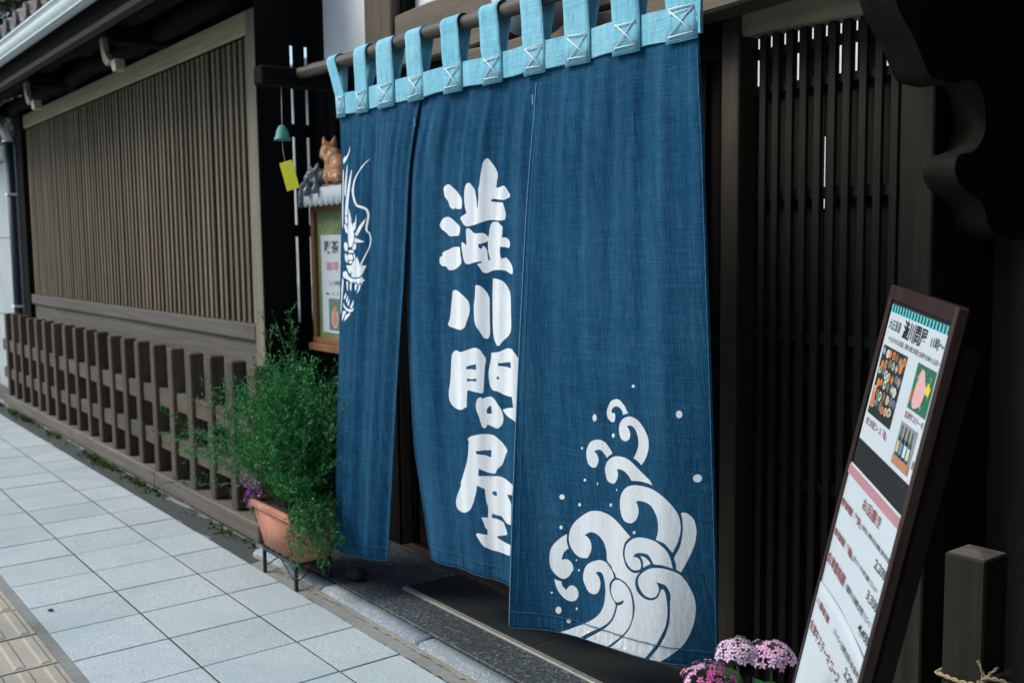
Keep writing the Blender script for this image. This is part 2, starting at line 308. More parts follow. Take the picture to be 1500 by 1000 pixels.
PRINT_L=["1406,713 1393,761 1343,825 1183,896 967,962 822,1013 685,1050 368,1064 188,1070 173,1026 186,975 394,944 685,925 796,919 904,909 1034,865 1206,812 1334,757",
"4388,1053 4168,1087 3898,1141 3418,1208 3046,1287 2847,1366 2595,1445 2406,1526 2292,1608 1722,1683 2294,1778 2430,1870 2626,1953 2800,2011 2983,2052 3405,2082 3926,2106 4088,2125 4196,2150 4288,2194 4335,2250 4319,2314 4275,2388 4208,2477 4186,2558 4319,2602 4462,2630 4524,2648 4567,2672 4627,2726 4663,2791 4634,2860 4559,2932 4433,3004 4281,3073 4143,3137 4011,3197 3864,3261 3729,3311 3832,3319 3919,3327 4018,3277 4147,3212 4270,3151 4396,3087 4536,3015 4666,2941 4759,2866 4808,2793 4767,2724 4699,2665 4649,2631 4588,2607 4479,2586 4390,2553 4412,2480 4467,2396 4517,2321 4540,2249 4496,2180 4401,2122 4240,2085 4015,2059 3679,2037 3103,2012 2976,1983 2894,1940 2746,1865 2587,1777 2526,1696 2545,1616 2648,1537 2812,1459 2972,1381 3148,1303 3706,1229 3965,1157 4228,1100 4420,1062",
"949,1087 983,1124 1010,1192 981,1305 932,1442 881,1599 825,1735 757,1794 698,1817 632,1768 562,1689 612,1580 690,1459 768,1340 840,1231 902,1145",
"1556,1223 2104,1260 1589,1307 1525,1428 1441,1575 1362,1715 1271,1866 1152,2062 1059,2222 882,2226 715,2230 719,2164 736,2071 774,1969 830,1861 908,1759 1014,1653 1161,1528 1314,1406 1453,1299",
"132,1196 186,1207 265,1262 267,1408 244,1599 242,1806 241,2024 239,2259 228,2450 192,2509 161,2514 121,2415 89,2236 95,1924 112,1597 123,1357",
"2983,2186 2971,2288 2956,2404 2946,2471 2919,2518 2825,2550 2718,2569 2618,2543 2514,2505 2508,2449 2528,2401 2651,2396 2762,2392 2814,2364 2875,2320 2937,2249",
"4183,2313 4167,2352 4101,2411 3918,2485 3654,2563 3226,2638 3070,2695 2943,2674 2800,2652 2877,2621 3004,2570 3247,2489 3766,2409 4006,2351",
"716,2241 883,2242 1060,2243 1092,2304 1105,2370 1031,2404 957,2422 865,2415 767,2389 729,2313",
"525,2409 827,2428 1082,2466 1159,2549 1164,2625 989,2614 808,2581 667,2492",
"1239,2055 1388,2141 1551,2247 1716,2336 2366,2421 2513,2488 2639,2558 2722,2649 2746,2740 2670,2813 2533,2871 2349,2910 1666,2934 1495,2923 1359,2912 1304,2850 1243,2763 1215,2666 1205,2562 1217,2455 1231,2350 1224,2248 1215,2160 1226,2096",
"2808,2713 3066,2738 3611,2768 3979,2795 4209,2815 3983,2820 3626,2826 3079,2830 2825,2832 2817,2773",
"2788,2839 2907,2849 3012,2860 3031,2904 3024,2954 2914,2981 2787,2996 2654,2985 2503,2974 2505,2947 2541,2911 2675,2871",
"676,2813 897,2825 1124,2836 1178,2884 1217,2942 1172,2986 1115,3017 938,3011 773,3006 685,2964 586,2910 621,2855",
"1299,3006 1482,2994 2278,2985 2543,2997 2721,3016 2780,3034 2795,3048 2294,3048 1304,3049 1302,3028",
"1234,3085 1517,3083 2402,3079 2544,3107 2669,3142 2651,3178 2601,3206 2195,3212 1395,3219 1265,3198 1134,3166 1168,3122",
"2686,3069 2812,3074 2917,3079 2930,3125 2930,3174 2877,3190 2818,3195 2783,3161 2739,3121 2707,3091",
"779,3059 894,3069 1029,3092 1111,3144 1171,3198 1222,3232 1256,3252 1139,3263 1022,3273 906,3239 792,3188 770,3118",
"1271,3256 1610,3239 2554,3220 2563,3243 2530,3269 2348,3285 1645,3298 1444,3277",
"3137,3138 3272,3187 3536,3246 3675,3295 3738,3329 4099,3329 4419,3329 4331,3375 4211,3433 4105,3490 3990,3538 3856,3565 3644,3581 3200,3593 2940,3595 2676,3587 2422,3578 2459,3544 2478,3501 2409,3465 2325,3439 2247,3481 2063,3525 1530,3506 1358,3465 1162,3392 998,3327 1396,3332 2362,3333 2468,3306 2614,3269 2787,3225 2931,3184 3048,3156",
"396,3480 785,3467 1047,3456 1147,3488 1294,3530 1449,3571 1788,3604 2664,3618 2999,3624 3352,3618 3792,3603 3955,3586 4044,3571 4084,3595 4148,3621 4252,3640 4340,3652 4230,3664 4112,3684 4079,3718 4075,3747 3973,3721 3866,3696 3753,3717 3598,3739 3353,3709 3182,3679 3096,3705 3018,3732 2930,3706 2838,3680 2706,3702 2549,3724 2340,3701 1540,3679 1322,3658 1074,3638 774,3615 424,3599 409,3539",
"1083,3692 1227,3697 1363,3701 1358,3809 1354,3916 1279,3895 1189,3853 1125,3768",
"2223,3715 2412,3725 2552,3734 2530,3819 2508,3905 2379,3870 1855,3826 1856,3767",
"3075,3742 3202,3728 3357,3720 3301,3787 3227,3858 3126,3883 3047,3891 3004,3846 2974,3796 3006,3764",
"3691,3753 3832,3745 3946,3737 3917,3789 3843,3853 3593,3910 3254,3953 3423,3898 3630,3833 3680,3786",
"655,4073 859,4006 1043,3940 1103,3967 1135,4004 1028,4052 912,4093 792,4083",
"1076,4124 1215,4060 1369,4003 1411,4040 1430,4088 1343,4138 1247,4176 1143,4158",
"1327,4186 1460,4133 1991,4081 1725,4124 2010,4167 1602,4216 1496,4250 1391,4224",
"2309,4270 2666,4175 2915,4083 2938,4124 2935,4178 2825,4239 2696,4287 2525,4278",
"562,4172 732,4203 937,4244 1207,4284 1511,4315 2481,4306 2772,4299 2865,4276 2950,4253 2975,4282 2964,4317 2849,4345 2636,4363 2208,4365 1360,4359 1043,4331 785,4289 639,4226",
"371,4491 490,4417 604,4357 919,4364 1204,4372 1030,4421 819,4485 612,4549 401,4600 372,4554",
"839,4594 899,4531 1058,4460 1467,4417 2462,4380 2418,4404 2232,4443 1397,4513 1080,4569 920,4589",
"295,3621 463,3639 588,3705 449,3893 281,4099 253,4223 229,4318 149,4409 86,4472 103,4305 127,4100 151,3935 182,3795 237,3689"]
PRINT_M=["3555,1797 3661,1820 3794,1855 3960,1895 4101,1934 4195,1965 4295,1998 4627,2050 4813,2101 4860,2141 4870,2181 4869,2234 4845,2279 4791,2296 4668,2299 4330,2296 4187,2291 4111,2278 4064,2266 4018,2279 3971,2292 3905,2286 3816,2276 3733,2264 3655,2240 3594,2189 3522,2130 3388,2079 3228,2031 3159,1988 3132,1948 3081,1904 3059,1865 3102,1843 3190,1828 3292,1814 3386,1803 3468,1795",
"5163,1823 5252,1813 5340,1814 5400,1820 5455,1836 5521,1865 5587,1896 5646,1912 5706,1937 5774,1999 5845,2069 5907,2123 5952,2174 5978,2235 5990,2284 6033,2286 6072,2289 6072,2268 6077,2227 6098,2154 6113,2074 6093,2010 6074,1959 6090,1937 6120,1909 6156,1823 6186,1733 6200,1686 6213,1645 6239,1582 6265,1521 6281,1479 6302,1447 6346,1417 6398,1396 6456,1389 6503,1389 6560,1412 6653,1449 6781,1503 6905,1561 6992,1609 7057,1652 7092,1690 7101,1728 7086,1768 7062,1814 7043,1882 7029,1939 7131,1938 7313,1936 7504,1924 7622,1916 7696,1923 7758,1943 7826,1979 7896,2020 7975,2054 8043,2085 8044,2114 8024,2134 7915,2149 7800,2165 7715,2174 7608,2177 7370,2166 7110,2152 6966,2146 6863,2144 6800,2152 6768,2161 6769,2175 6770,2189 6849,2195 6986,2203 7306,2214 7635,2225 7662,2251 7702,2291 7756,2341 7805,2392 7828,2432 7832,2468 7813,2506 7784,2537 7770,2547 7729,2548 7611,2552 7370,2551 7049,2541 6824,2535 6676,2537 6531,2548 6330,2573 6063,2601 5687,2622 5465,2637 5345,2646 5254,2643 5140,2628 5025,2598 4883,2541 4735,2489 4769,2469 4851,2444 5023,2419 5178,2395 5210,2379 5189,2356 5144,2317 5089,2263 5046,2186 5015,2105 5007,2043 5012,1988 5023,1933 5048,1885 5096,1848",
"3525,2438 3593,2439 3675,2449 3826,2477 3992,2513 4150,2556 4324,2597 4573,2627 4716,2655 4732,2693 4697,2734 4604,2779 4485,2813 4308,2816 4164,2819 4016,2822 3867,2824 3755,2824 3657,2815 3565,2788 3452,2753 3232,2713 2989,2674 2902,2640 2865,2611 2848,2592 2861,2570 2923,2526 3026,2482 3166,2458 3311,2445 3428,2438",
"4237,3036 4474,3038 4731,3043 4742,3063 4761,3096 4785,3147 4819,3204 4876,3260 4915,3312 4911,3348 4859,3379 4681,3416 4338,3452 4180,3477 4044,3494 3859,3504 3685,3503 3605,3489 3555,3469 3498,3447 3422,3428 3274,3426 3093,3423 2970,3403 2897,3374 2869,3340 2865,3305 2877,3269 2894,3242 2980,3231 3087,3221 3078,3192 3106,3158 3238,3135 3388,3116 3502,3107 3621,3096 3771,3072 3930,3049 4082,3039",
"5233,2685 5319,2680 5424,2680 5514,2701 5604,2728 5693,2757 5821,2779 6043,2782 6216,2778 6345,2779 6451,2784 6519,2796 6570,2813 6624,2838 6663,2859 6688,2836 6714,2801 6718,2759 6725,2711 6761,2656 6812,2609 6867,2583 6946,2572 7106,2572 7301,2578 7382,2601 7486,2628 7591,2646 7663,2668 7674,2707 7664,2756 7653,2819 7641,2871 7752,2869 7879,2872 7978,2888 8071,2911 8150,2941 8201,2975 8205,3008 8180,3038 8135,3058 8095,3070 7988,3061 7858,3050 7697,3043 7540,3039 7535,3078 7534,3126 7549,3166 7573,3203 7607,3240 7636,3268 7676,3266 7739,3261 7844,3251 7942,3242 8015,3263 8128,3293 8266,3328 8401,3368 8499,3412 8564,3456 8581,3498 8564,3532 8516,3547 8469,3552 8367,3547 8228,3536 8083,3514 7947,3493 7832,3484 7697,3481 7446,3480 7129,3485 6978,3496 6865,3512 6748,3532 6636,3546 6523,3542 6428,3526 6368,3498 6324,3467 6288,3446 6250,3427 6184,3402 6121,3381 6152,3374 6208,3364 6309,3356 6393,3351 6355,3333 6317,3315 6240,3321 6119,3329 5950,3337 5754,3347 5598,3363 5465,3375 5340,3376 5226,3365 5139,3332 5072,3284 5026,3227 4989,3164 4941,3101 4902,3043 4895,2993 4908,2956 4943,2944 4977,2943 5087,2969 5207,2997 5259,3004 5282,3004 5268,2952 5249,2884 5228,2814 5214,2751 5221,2710",
"3994,3922 4060,3908 4150,3903 4266,3909 4485,3923 4798,3950 4995,3989 5192,4031 5362,4074 5453,4112 5507,4154 5545,4208 5557,4268 5535,4333 5486,4401 5405,4471 5316,4537 5259,4594 5197,4640 5092,4669 4973,4687 4873,4699 4723,4703 4375,4702 4127,4691 3905,4679 3714,4663 3625,4637 3587,4615 3662,4577 3748,4509 3802,4393 3843,4269 3878,4177 3904,4099 3919,4033 3933,3981 3956,3945",
"5991,3797 6040,3789 6123,3783 6239,3787 6360,3805 6487,3846 6614,3897 6722,3952 6804,4007 6836,4049 6844,4103 6847,4202 6848,4313 6861,4413 6875,4507 6888,4593 6895,4669 6894,4734 6875,4784 6812,4817 6754,4836 6659,4835 6549,4824 6466,4787 6396,4744 6353,4716 6307,4688 6211,4649 6097,4602 6009,4550 5940,4474 5894,4337 5879,4197 5919,4112 5969,4032 5986,3904",
"7003,3647 7075,3647 7218,3650 7486,3661 7699,3679 7831,3703 7958,3740 8138,3802 8324,3875 8411,3943 8453,4029 8497,4166 8534,4309 8575,4410 8600,4496 8603,4581 8552,4656 8406,4713 8221,4763 8015,4814 7850,4862 7740,4911 7667,4948 7579,4951 7478,4954 7392,4920 7280,4871 7193,4818 7127,4745 7087,4647 7058,4503 7029,4270 7007,4021 7002,3804",
"4027,5183 4128,5160 4219,5146 4334,5149 4511,5152 4615,5162 4664,5172 4885,5155 5107,5134 5337,5104 5566,5075 5790,5051 6021,5036 6197,5042 6319,5061 6397,5092 6464,5130 6554,5174 6633,5216 6665,5239 6668,5269 6644,5328 6610,5415 6583,5549 6560,5690 6547,5799 6534,5883 6507,5932 6484,5958 6394,5956 6254,5952 6035,5945 5751,5941 5522,5937 5369,5934 5345,5968 5316,6034 5293,6172 5278,6298 5159,6316 5024,6338 4965,6355 4941,6367 4720,6380 4330,6398 4096,6388 3917,6361 3763,6319 3639,6268 3571,6216 3542,6157 3546,6082 3577,6002 3631,5927 3689,5845 3732,5747 3768,5633 3800,5484 3828,5349 3850,5288 3883,5253 3947,5215",
"7011,5107 7212,5100 7508,5084 7714,5060 7879,5034 8007,5010 8145,4991 8364,4977 8611,4972 8771,4984 8905,5013 9080,5066 9212,5124 9262,5151 9279,5192 9284,5292 9277,5417 9268,5550 9254,5681 9235,5789 9216,5895 9203,6016 9195,6145 9195,6300 9198,6424 9132,6405 9013,6379 8778,6359 8444,6342 8197,6310 8042,6274 7985,6244 7970,6223 8143,6201 8428,6170 8782,6142 8995,6127 8935,6023 8867,5919 8694,5923 8407,5928 8100,5919 7860,5901 7697,5883 7536,5869 7323,5871 7133,5867 7015,5838 6934,5787 6872,5702 6835,5608 6827,5536 6844,5463 6898,5369 6956,5279 6982,5217 6995,5170 7006,5132",
"6192,6069 6312,6047 6408,6039 6445,6054 6482,6069 6554,6054 6658,6035 6789,6015 6935,6003 7068,6009 7212,6031 7381,6073 7541,6124 7686,6171 7808,6221 7905,6281 7975,6342 8007,6397 8001,6450 7960,6501 7884,6549 7766,6596 7625,6632 7481,6640 7308,6636 7102,6625 6938,6609 6829,6602 6762,6598 6694,6639 6628,6679 6597,6683 6550,6682 6491,6672 6423,6639 6348,6555 6267,6458 6171,6383 6085,6316 6048,6250 6055,6187 6109,6122",
"5310,6975 5399,6945 5529,6912 5689,6890 5889,6869 6085,6846 6268,6827 6464,6813 6674,6804 6924,6798 7215,6798 7462,6819 7647,6852 7808,6881 7957,6914 8116,6955 8269,6994 8380,7024 8428,7055 8373,7092 8278,7138 8199,7199 8114,7265 8024,7332 7915,7394 7755,7442 7592,7487 7476,7547 7400,7596 7307,7610 7136,7624 6888,7624 6645,7612 6392,7587 6171,7567 6147,7649 6121,7730 6351,7720 6636,7708 7027,7686 7525,7653 7779,7643 7969,7647 8223,7665 8550,7683 8895,7707 9084,7736 9072,7774 9054,7827 9031,7895 9010,7952 8768,7962 8447,7982 8554,8018 8700,8066 8850,8089 8950,8159 8951,8387 8925,8605 8780,8614 8543,8622 8311,8606 8120,8576 7984,8537 7848,8504 7664,8501 7439,8508 7158,8511 6966,8509 6941,8542 6927,8578 6947,8597 7017,8606 7181,8600 7429,8592 7724,8600 7973,8620 8084,8647 8155,8690 8305,8763 8434,8832 8400,8867 8330,8884 8121,8907 7891,8931 7647,8955 7427,8978 7425,8995 7423,9012 7604,9024 7818,9042 8025,9057 8279,9065 8646,9060 8900,9059 8871,9184 8840,9310 8517,9318 8096,9327 7731,9322 7349,9323 7078,9331 6872,9332 6632,9313 6442,9294 6376,9295 6361,9301 6218,9259 6004,9201 5761,9126 5580,9061 5659,9039 5740,9016 5896,9012 6115,9007 6371,9006 6565,9008 6588,8955 6593,8897 6529,8877 6448,8854 6391,8792 6337,8725 6268,8679 6212,8648 6215,8639 6272,8628 6469,8622 6652,8618 6684,8510 6705,8391 6668,8339 6618,8296 6588,8227 6565,8150 6548,8064 6537,7996 6305,7970 6015,7950 5945,7954 5932,7998 5879,8074 5732,8197 5562,8326 5417,8421 5287,8493 5204,8529 5099,8555 4864,8601 4438,8654 4080,8667 3844,8649 3697,8618 3610,8571 3583,8507 3622,8428 3745,8338 3901,8245 4074,8153 4231,8074 4242,8042 4244,8011 4378,7942 4655,7829 4978,7653 5194,7478 5291,7343 5339,7232 5358,7143 5365,7082 5395,7066 5410,7058 5363,7015"]
PRINT_MH=["6168,2987 6275,2981 6399,2971 6534,2951 6650,2933 6657,2969 6668,3021 6681,3085 6704,3152 6760,3217 6809,3269 6801,3293 6780,3301 6752,3302 6726,3302 6702,3274 6672,3230 6651,3164 6619,3099 6552,3059 6484,3034 6438,3024 6408,3023 6390,3048 6372,3072 6331,3076 6288,3080 6243,3066 6192,3046 6173,3014",
"5296,5449 5399,5434 5559,5413 5835,5388 6088,5366 6086,5427 6085,5488 5946,5484 5733,5484 5488,5494 5294,5505 5295,5477",
"5317,5689 5438,5695 5616,5696 5888,5680 6113,5663 6112,5694 6110,5725 5929,5726 5686,5731 5489,5744 5346,5757 5332,5723",
"7555,5301 7697,5293 7894,5281 8240,5259 8649,5232 8684,5296 8719,5360 8484,5355 8177,5350 7847,5352 7591,5354 7573,5328",
"7467,5583 7535,5573 7598,5563 7648,5577 7696,5592 7649,5611 7600,5631 7537,5625 7468,5619 7468,5601",
"6708,6293 6781,6248 6875,6212 6953,6199 7011,6197 7038,6276 7067,6355 6890,6363 6735,6370 6711,6336",
"5939,7204 6113,7191 6298,7177 6436,7163 6586,7150 6817,7139 7041,7128 7026,7202 7011,7276 6962,7281 6885,7283 6784,7271 6665,7257 6525,7256 6379,7259 6216,7260 6071,7263 6007,7233",
"7060,8017 7253,8003 7461,7988 7474,8036 7487,8084 7390,8089 7261,8093 7139,8085 7053,8075 7056,8046"]
PRINT_R=["5497,5439 5565,5436 5632,5437 5705,5446 5792,5468 5885,5499 5965,5529 6024,5557 6070,5585 6109,5608 6145,5624 6174,5634 6194,5641 6149,5648 6085,5658 6025,5667 5974,5675 5930,5682 5899,5687 5890,5672 5876,5650 5852,5629 5813,5610 5763,5591 5707,5576 5641,5566 5569,5560 5498,5560 5433,5567 5370,5580 5319,5595 5279,5613 5249,5633 5232,5651 5235,5666 5250,5677 5261,5685 5296,5683 5344,5681 5379,5679 5398,5685 5423,5695 5440,5711 5445,5738 5442,5771 5429,5799 5396,5819 5353,5833 5322,5843 5293,5843 5253,5843 5206,5837 5150,5823 5090,5804 5043,5783 5015,5762 4999,5740 4991,5715 4990,5688 4998,5658 5016,5626 5052,5589 5099,5549 5147,5516 5191,5494 5236,5478 5288,5466 5352,5454 5424,5444",
"6250,5696 6335,5695 6422,5700 6507,5709 6588,5723 6670,5741 6753,5767 6842,5804 6935,5848 7018,5890 7086,5928 7143,5964 7186,6001 7213,6039 7227,6079 7231,6118 7227,6159 7213,6200 7189,6242 7153,6285 7107,6329 7054,6372 6983,6416 6907,6459 6853,6489 6804,6474 6735,6451 6665,6430 6593,6414 6518,6399 6466,6389 6507,6359 6564,6317 6613,6276 6649,6239 6677,6204 6696,6167 6702,6127 6698,6086 6684,6046 6658,6005 6624,5965 6584,5930 6539,5901 6488,5877 6434,5859 6375,5849 6311,5845 6251,5846 6197,5852 6147,5863 6113,5870 6153,5885 6209,5905 6252,5929 6276,5956 6289,5985 6291,6014 6282,6040 6262,6065 6227,6087 6165,6105 6087,6120 6030,6130 5966,6126 5876,6119 5799,6103 5747,6074 5707,6035 5681,5995 5671,5954 5675,5912 5692,5872 5725,5837 5771,5805 5825,5778 5886,5756 5954,5739 6025,5724 6097,5711 6171,5701",
"4519,6182 4593,6179 4664,6180 4735,6185 4804,6193 4872,6205 4941,6223 5013,6249 5087,6280 5154,6310 5208,6338 5254,6364 5285,6382 5243,6394 5183,6411 5126,6428 5072,6446 5018,6464 4982,6477 4961,6464 4929,6444 4888,6423 4834,6401 4771,6377 4706,6361 4644,6354 4581,6354 4516,6358 4443,6371 4369,6388 4317,6401 4365,6413 4431,6432 4486,6454 4523,6480 4548,6510 4557,6541 4545,6574 4516,6608 4483,6636 4451,6657 4414,6673 4368,6684 4307,6691 4236,6693 4165,6689 4091,6678 4017,6660 3956,6633 3912,6591 3882,6540 3865,6492 3862,6453 3873,6417 3901,6380 3953,6338 4020,6295 4088,6260 4154,6236 4222,6220 4293,6207 4367,6195 4444,6187",
"5625,6411 5732,6408 5854,6407 5975,6410 6088,6418 6198,6431 6311,6451 6427,6480 6545,6516 6667,6553 6806,6593 6955,6634 7085,6668 7178,6690 7246,6705 7302,6723 7353,6748 7393,6775 7420,6794 7336,6788 7214,6779 7087,6773 6964,6771 6840,6770 6720,6771 6591,6776 6461,6782 6367,6788 6328,6766 6270,6734 6205,6706 6135,6684 6058,6665 5977,6650 5888,6639 5796,6631 5715,6628 5648,6632 5592,6640 5554,6646 5574,6667 5601,6697 5614,6728 5606,6760 5585,6792 5555,6823 5513,6851 5462,6877 5417,6896 5382,6910 5328,6911 5239,6909 5132,6902 5045,6885 4991,6854 4954,6814 4928,6774 4907,6738 4895,6703 4897,6667 4915,6628 4947,6589 4992,6553 5055,6520 5133,6492 5210,6468 5280,6450 5347,6438 5415,6428 5480,6420 5544,6415",
"6588,6850 6703,6846 6819,6844 6945,6845 7084,6846 7230,6850 7375,6859 7515,6874 7654,6894 7790,6918 7922,6947 8047,6980 8161,7017 8266,7058 8364,7101 8447,7143 8513,7181 8565,7218 8606,7258 8635,7302 8653,7349 8664,7397 8669,7443 8667,7490 8653,7541 8626,7601 8587,7665 8539,7729 8475,7797 8402,7865 8350,7913 8312,7894 8257,7868 8195,7840 8132,7814 8062,7786 7977,7764 7856,7749 7715,7740 7613,7734 7643,7696 7684,7641 7713,7584 7724,7530 7724,7475 7713,7422 7692,7374 7659,7330 7611,7286 7546,7241 7466,7196 7377,7161 7276,7137 7166,7122 7055,7113 6943,7109 6833,7111 6742,7114 6675,7121 6625,7130 6592,7137 6621,7155 6661,7181 6693,7211 6712,7243 6723,7279 6720,7317 6699,7359 6664,7404 6621,7442 6568,7474 6506,7499 6443,7519 6384,7532 6324,7540 6257,7543 6174,7543 6083,7539 6001,7527 5933,7505 5874,7475 5825,7440 5785,7398 5755,7351 5736,7300 5729,7246 5733,7189 5754,7135 5790,7085 5842,7038 5911,6996 6002,6956 6110,6921 6224,6892 6344,6872 6468,6859",
"8688,7191 8728,7186 8786,7178 8849,7177 8914,7184 8982,7197 9046,7215 9104,7237 9157,7263 9201,7295 9234,7337 9259,7385 9274,7434 9279,7480 9275,7527 9261,7578 9240,7635 9210,7697 9166,7764 9104,7838 9029,7916 8948,7996 8850,8087 8745,8179 8672,8244 8620,8233 8548,8219 8495,8208 8492,8179 8486,8139 8476,8098 8451,8064 8421,8031 8418,7991 8463,7942 8535,7888 8598,7834 8639,7785 8671,7736 8699,7683 8723,7624 8742,7561 8754,7499 8757,7438 8754,7377 8745,7321 8728,7269 8705,7223",
"6855,7754 6954,7749 7059,7747 7171,7746 7293,7749 7418,7753 7537,7762 7642,7774 7740,7791 7836,7811 7935,7837 8030,7867 8109,7901 8168,7936 8215,7975 8256,8020 8297,8081 8332,8149 8356,8198 8282,8190 8173,8179 8065,8171 7971,8168 7880,8167 7788,8168 7691,8174 7595,8180 7515,8178 7462,8160 7425,8133 7386,8106 7337,8080 7286,8055 7228,8036 7164,8027 7093,8026 7017,8026 6931,8028 6841,8032 6757,8039 6680,8049 6609,8063 6552,8079 6514,8099 6491,8121 6475,8136 6532,8133 6611,8130 6681,8132 6733,8141 6776,8155 6811,8174 6838,8200 6857,8233 6864,8263 6853,8290 6830,8315 6813,8332 6760,8343 6684,8358 6608,8369 6539,8373 6469,8374 6398,8368 6323,8352 6246,8329 6177,8303 6118,8273 6068,8240 6032,8203 6012,8162 6006,8118 6014,8073 6033,8026 6065,7978 6118,7933 6201,7893 6302,7856 6393,7826 6465,7806 6530,7791 6600,7779 6679,7768 6764,7760",
"6835,8088 6897,8088 6985,8089 7071,8096 7149,8111 7224,8132 7282,8152 7316,8168 7334,8183 7345,8193 7304,8202 7244,8216 7178,8232 7104,8252 7025,8275 6969,8291 6970,8261 6969,8220 6957,8180 6920,8145 6870,8111",
"4315,7471 4423,7462 4536,7456 4659,7455 4799,7461 4950,7473 5096,7489 5234,7508 5369,7531 5506,7558 5647,7592 5786,7632 5923,7671 6075,7713 6222,7756 6322,7786 6262,7807 6175,7838 6099,7870 6047,7896 6006,7922 5971,7955 5937,8001 5909,8054 5894,8103 5896,8141 5911,8176 5936,8212 5972,8253 6018,8295 6071,8331 6131,8359 6197,8381 6271,8398 6354,8412 6445,8423 6539,8425 6652,8415 6770,8396 6854,8382 6824,8389 6782,8399 6737,8418 6686,8449 6632,8488 6592,8527 6573,8563 6568,8598 6576,8636 6598,8676 6634,8718 6684,8756 6752,8786 6835,8811 6921,8832 7007,8847 7096,8857 7188,8861 7285,8860 7384,8854 7479,8841 7570,8820 7657,8793 7730,8758 7789,8707 7834,8649 7865,8607 7900,8605 7950,8604 7994,8614 8027,8640 8055,8677 8078,8719 8098,8764 8114,8814 8127,8867 8137,8920 8144,8977 8141,9039 8128,9112 8104,9190 8070,9264 8023,9328 7966,9389 7895,9455 7807,9533 7705,9617 7603,9693 7511,9750 7421,9800 7322,9854 7195,9928 7087,9990 5117,9990 5234,9949 5466,9869 5689,9787 5881,9708 6058,9628 6204,9550 6312,9474 6392,9400 6455,9324 6506,9246 6541,9166 6560,9094 6557,9032 6538,8977 6509,8923 6474,8867 6429,8812 6367,8763 6282,8719 6177,8681 6064,8650 5938,8629 5803,8614 5691,8605 5614,8603 5560,8605 5518,8602 5492,8589 5478,8571 5449,8548 5384,8515 5304,8477 5246,8448 5242,8432 5231,8420 5155,8398 5056,8370 4983,8336 4963,8296 4967,8251 4963,8204 4939,8156 4906,8106 4866,8060 4820,8022 4767,7989 4701,7960 4618,7931 4521,7906 4416,7888 4302,7878 4179,7875 4058,7883 3928,7907 3797,7941 3703,7966 3764,7974 3850,7987 3927,8004 3988,8027 4040,8056 4077,8087 4098,8122 4102,8161 4090,8201 4053,8246 3997,8292 3940,8330 3897,8358 3853,8378 3775,8394 3638,8408 3472,8416 3327,8415 3216,8401 3122,8379 3035,8351 2949,8316 2871,8276 2811,8232 2771,8185 2750,8135 2751,8081 2776,8021 2823,7957 2888,7896 2971,7841 3072,7789 3186,7740 3320,7691 3472,7644 3624,7601 3765,7564 3896,7532 4015,7507 4119,7490 4214,7479",
"7473,8254 7594,8242 7731,8232 7864,8225 7988,8224 8106,8226 8215,8231 8314,8240 8407,8251 8488,8262 8552,8271 8606,8280 8665,8298 8735,8328 8810,8366 8883,8412 8959,8467 9033,8530 9096,8591 9141,8647 9175,8701 9198,8758 9211,8819 9214,8884 9206,8953 9189,9025 9163,9100 9126,9177 9079,9254 9021,9332 8955,9408 8882,9481 8800,9553 8698,9624 8564,9695 8408,9766 8259,9830 8121,9885 7990,9932 7870,9973 7818,9990 7297,9990 7378,9942 7493,9871 7603,9807 7715,9742 7818,9673 7912,9598 7998,9519 8070,9441 8129,9363 8177,9286 8213,9209 8232,9133 8240,9058 8245,8989 8248,8925 8248,8866 8250,8815 8259,8773 8271,8738 8273,8706 8262,8673 8242,8643 8213,8613 8174,8582 8124,8551 8069,8527 8007,8513 7937,8506 7864,8500 7782,8497 7696,8495 7634,8494 7662,8512 7699,8538 7730,8565 7749,8591 7761,8619 7757,8648 7733,8681 7694,8715 7647,8744 7598,8766 7541,8782 7478,8796 7406,8806 7326,8812 7246,8812 7166,8808 7086,8798 7009,8780 6932,8752 6859,8716 6800,8681 6760,8647 6734,8614 6722,8580 6721,8543 6734,8506 6767,8469 6831,8432 6916,8395 7001,8363 7080,8337 7159,8315 7238,8295 7311,8279 7382,8266",
"4455,8375 4527,8363 4573,8357 4631,8356 4720,8357 4821,8362 4914,8374 4997,8395 5074,8423 5142,8450 5199,8474 5247,8497 5289,8523 5326,8557 5357,8594 5378,8620 5357,8628 5326,8640 5288,8657 5237,8680 5181,8708 5138,8739 5114,8776 5104,8817 5107,8858 5123,8902 5152,8946 5194,8986 5261,9022 5341,9055 5405,9082 5441,9101 5460,9115 5466,9135 5457,9165 5434,9201 5405,9239 5372,9281 5332,9326 5282,9370 5225,9411 5158,9450 5069,9491 4948,9538 4805,9586 4646,9634 4467,9681 4271,9728 4079,9774 3898,9821 3719,9868 3550,9912 3408,9956 3301,9990 2114,9990 2278,9960 2483,9921 2700,9875 2939,9821 3185,9766 3445,9708 3719,9646 3964,9584 4162,9527 4330,9470 4472,9412 4588,9351 4678,9288 4749,9226 4801,9164 4835,9101 4859,9038 4875,8972 4880,8905 4875,8841 4856,8780 4826,8722 4793,8674 4760,8639 4724,8614 4680,8596 4627,8587 4566,8585 4505,8587 4438,8595 4371,8606 4324,8615 4383,8635 4464,8665 4530,8697 4568,8732 4590,8769 4597,8808 4585,8850 4557,8894 4521,8933 4479,8965 4428,8993 4366,9016 4291,9033 4204,9045 4118,9050 4033,9048 3947,9040 3868,9025 3797,9001 3733,8969 3677,8935 3625,8902 3580,8868 3553,8829 3544,8785 3551,8736 3574,8689 3611,8644 3664,8599 3733,8557 3816,8518 3914,8483 4027,8452 4169,8422 4326,8395",
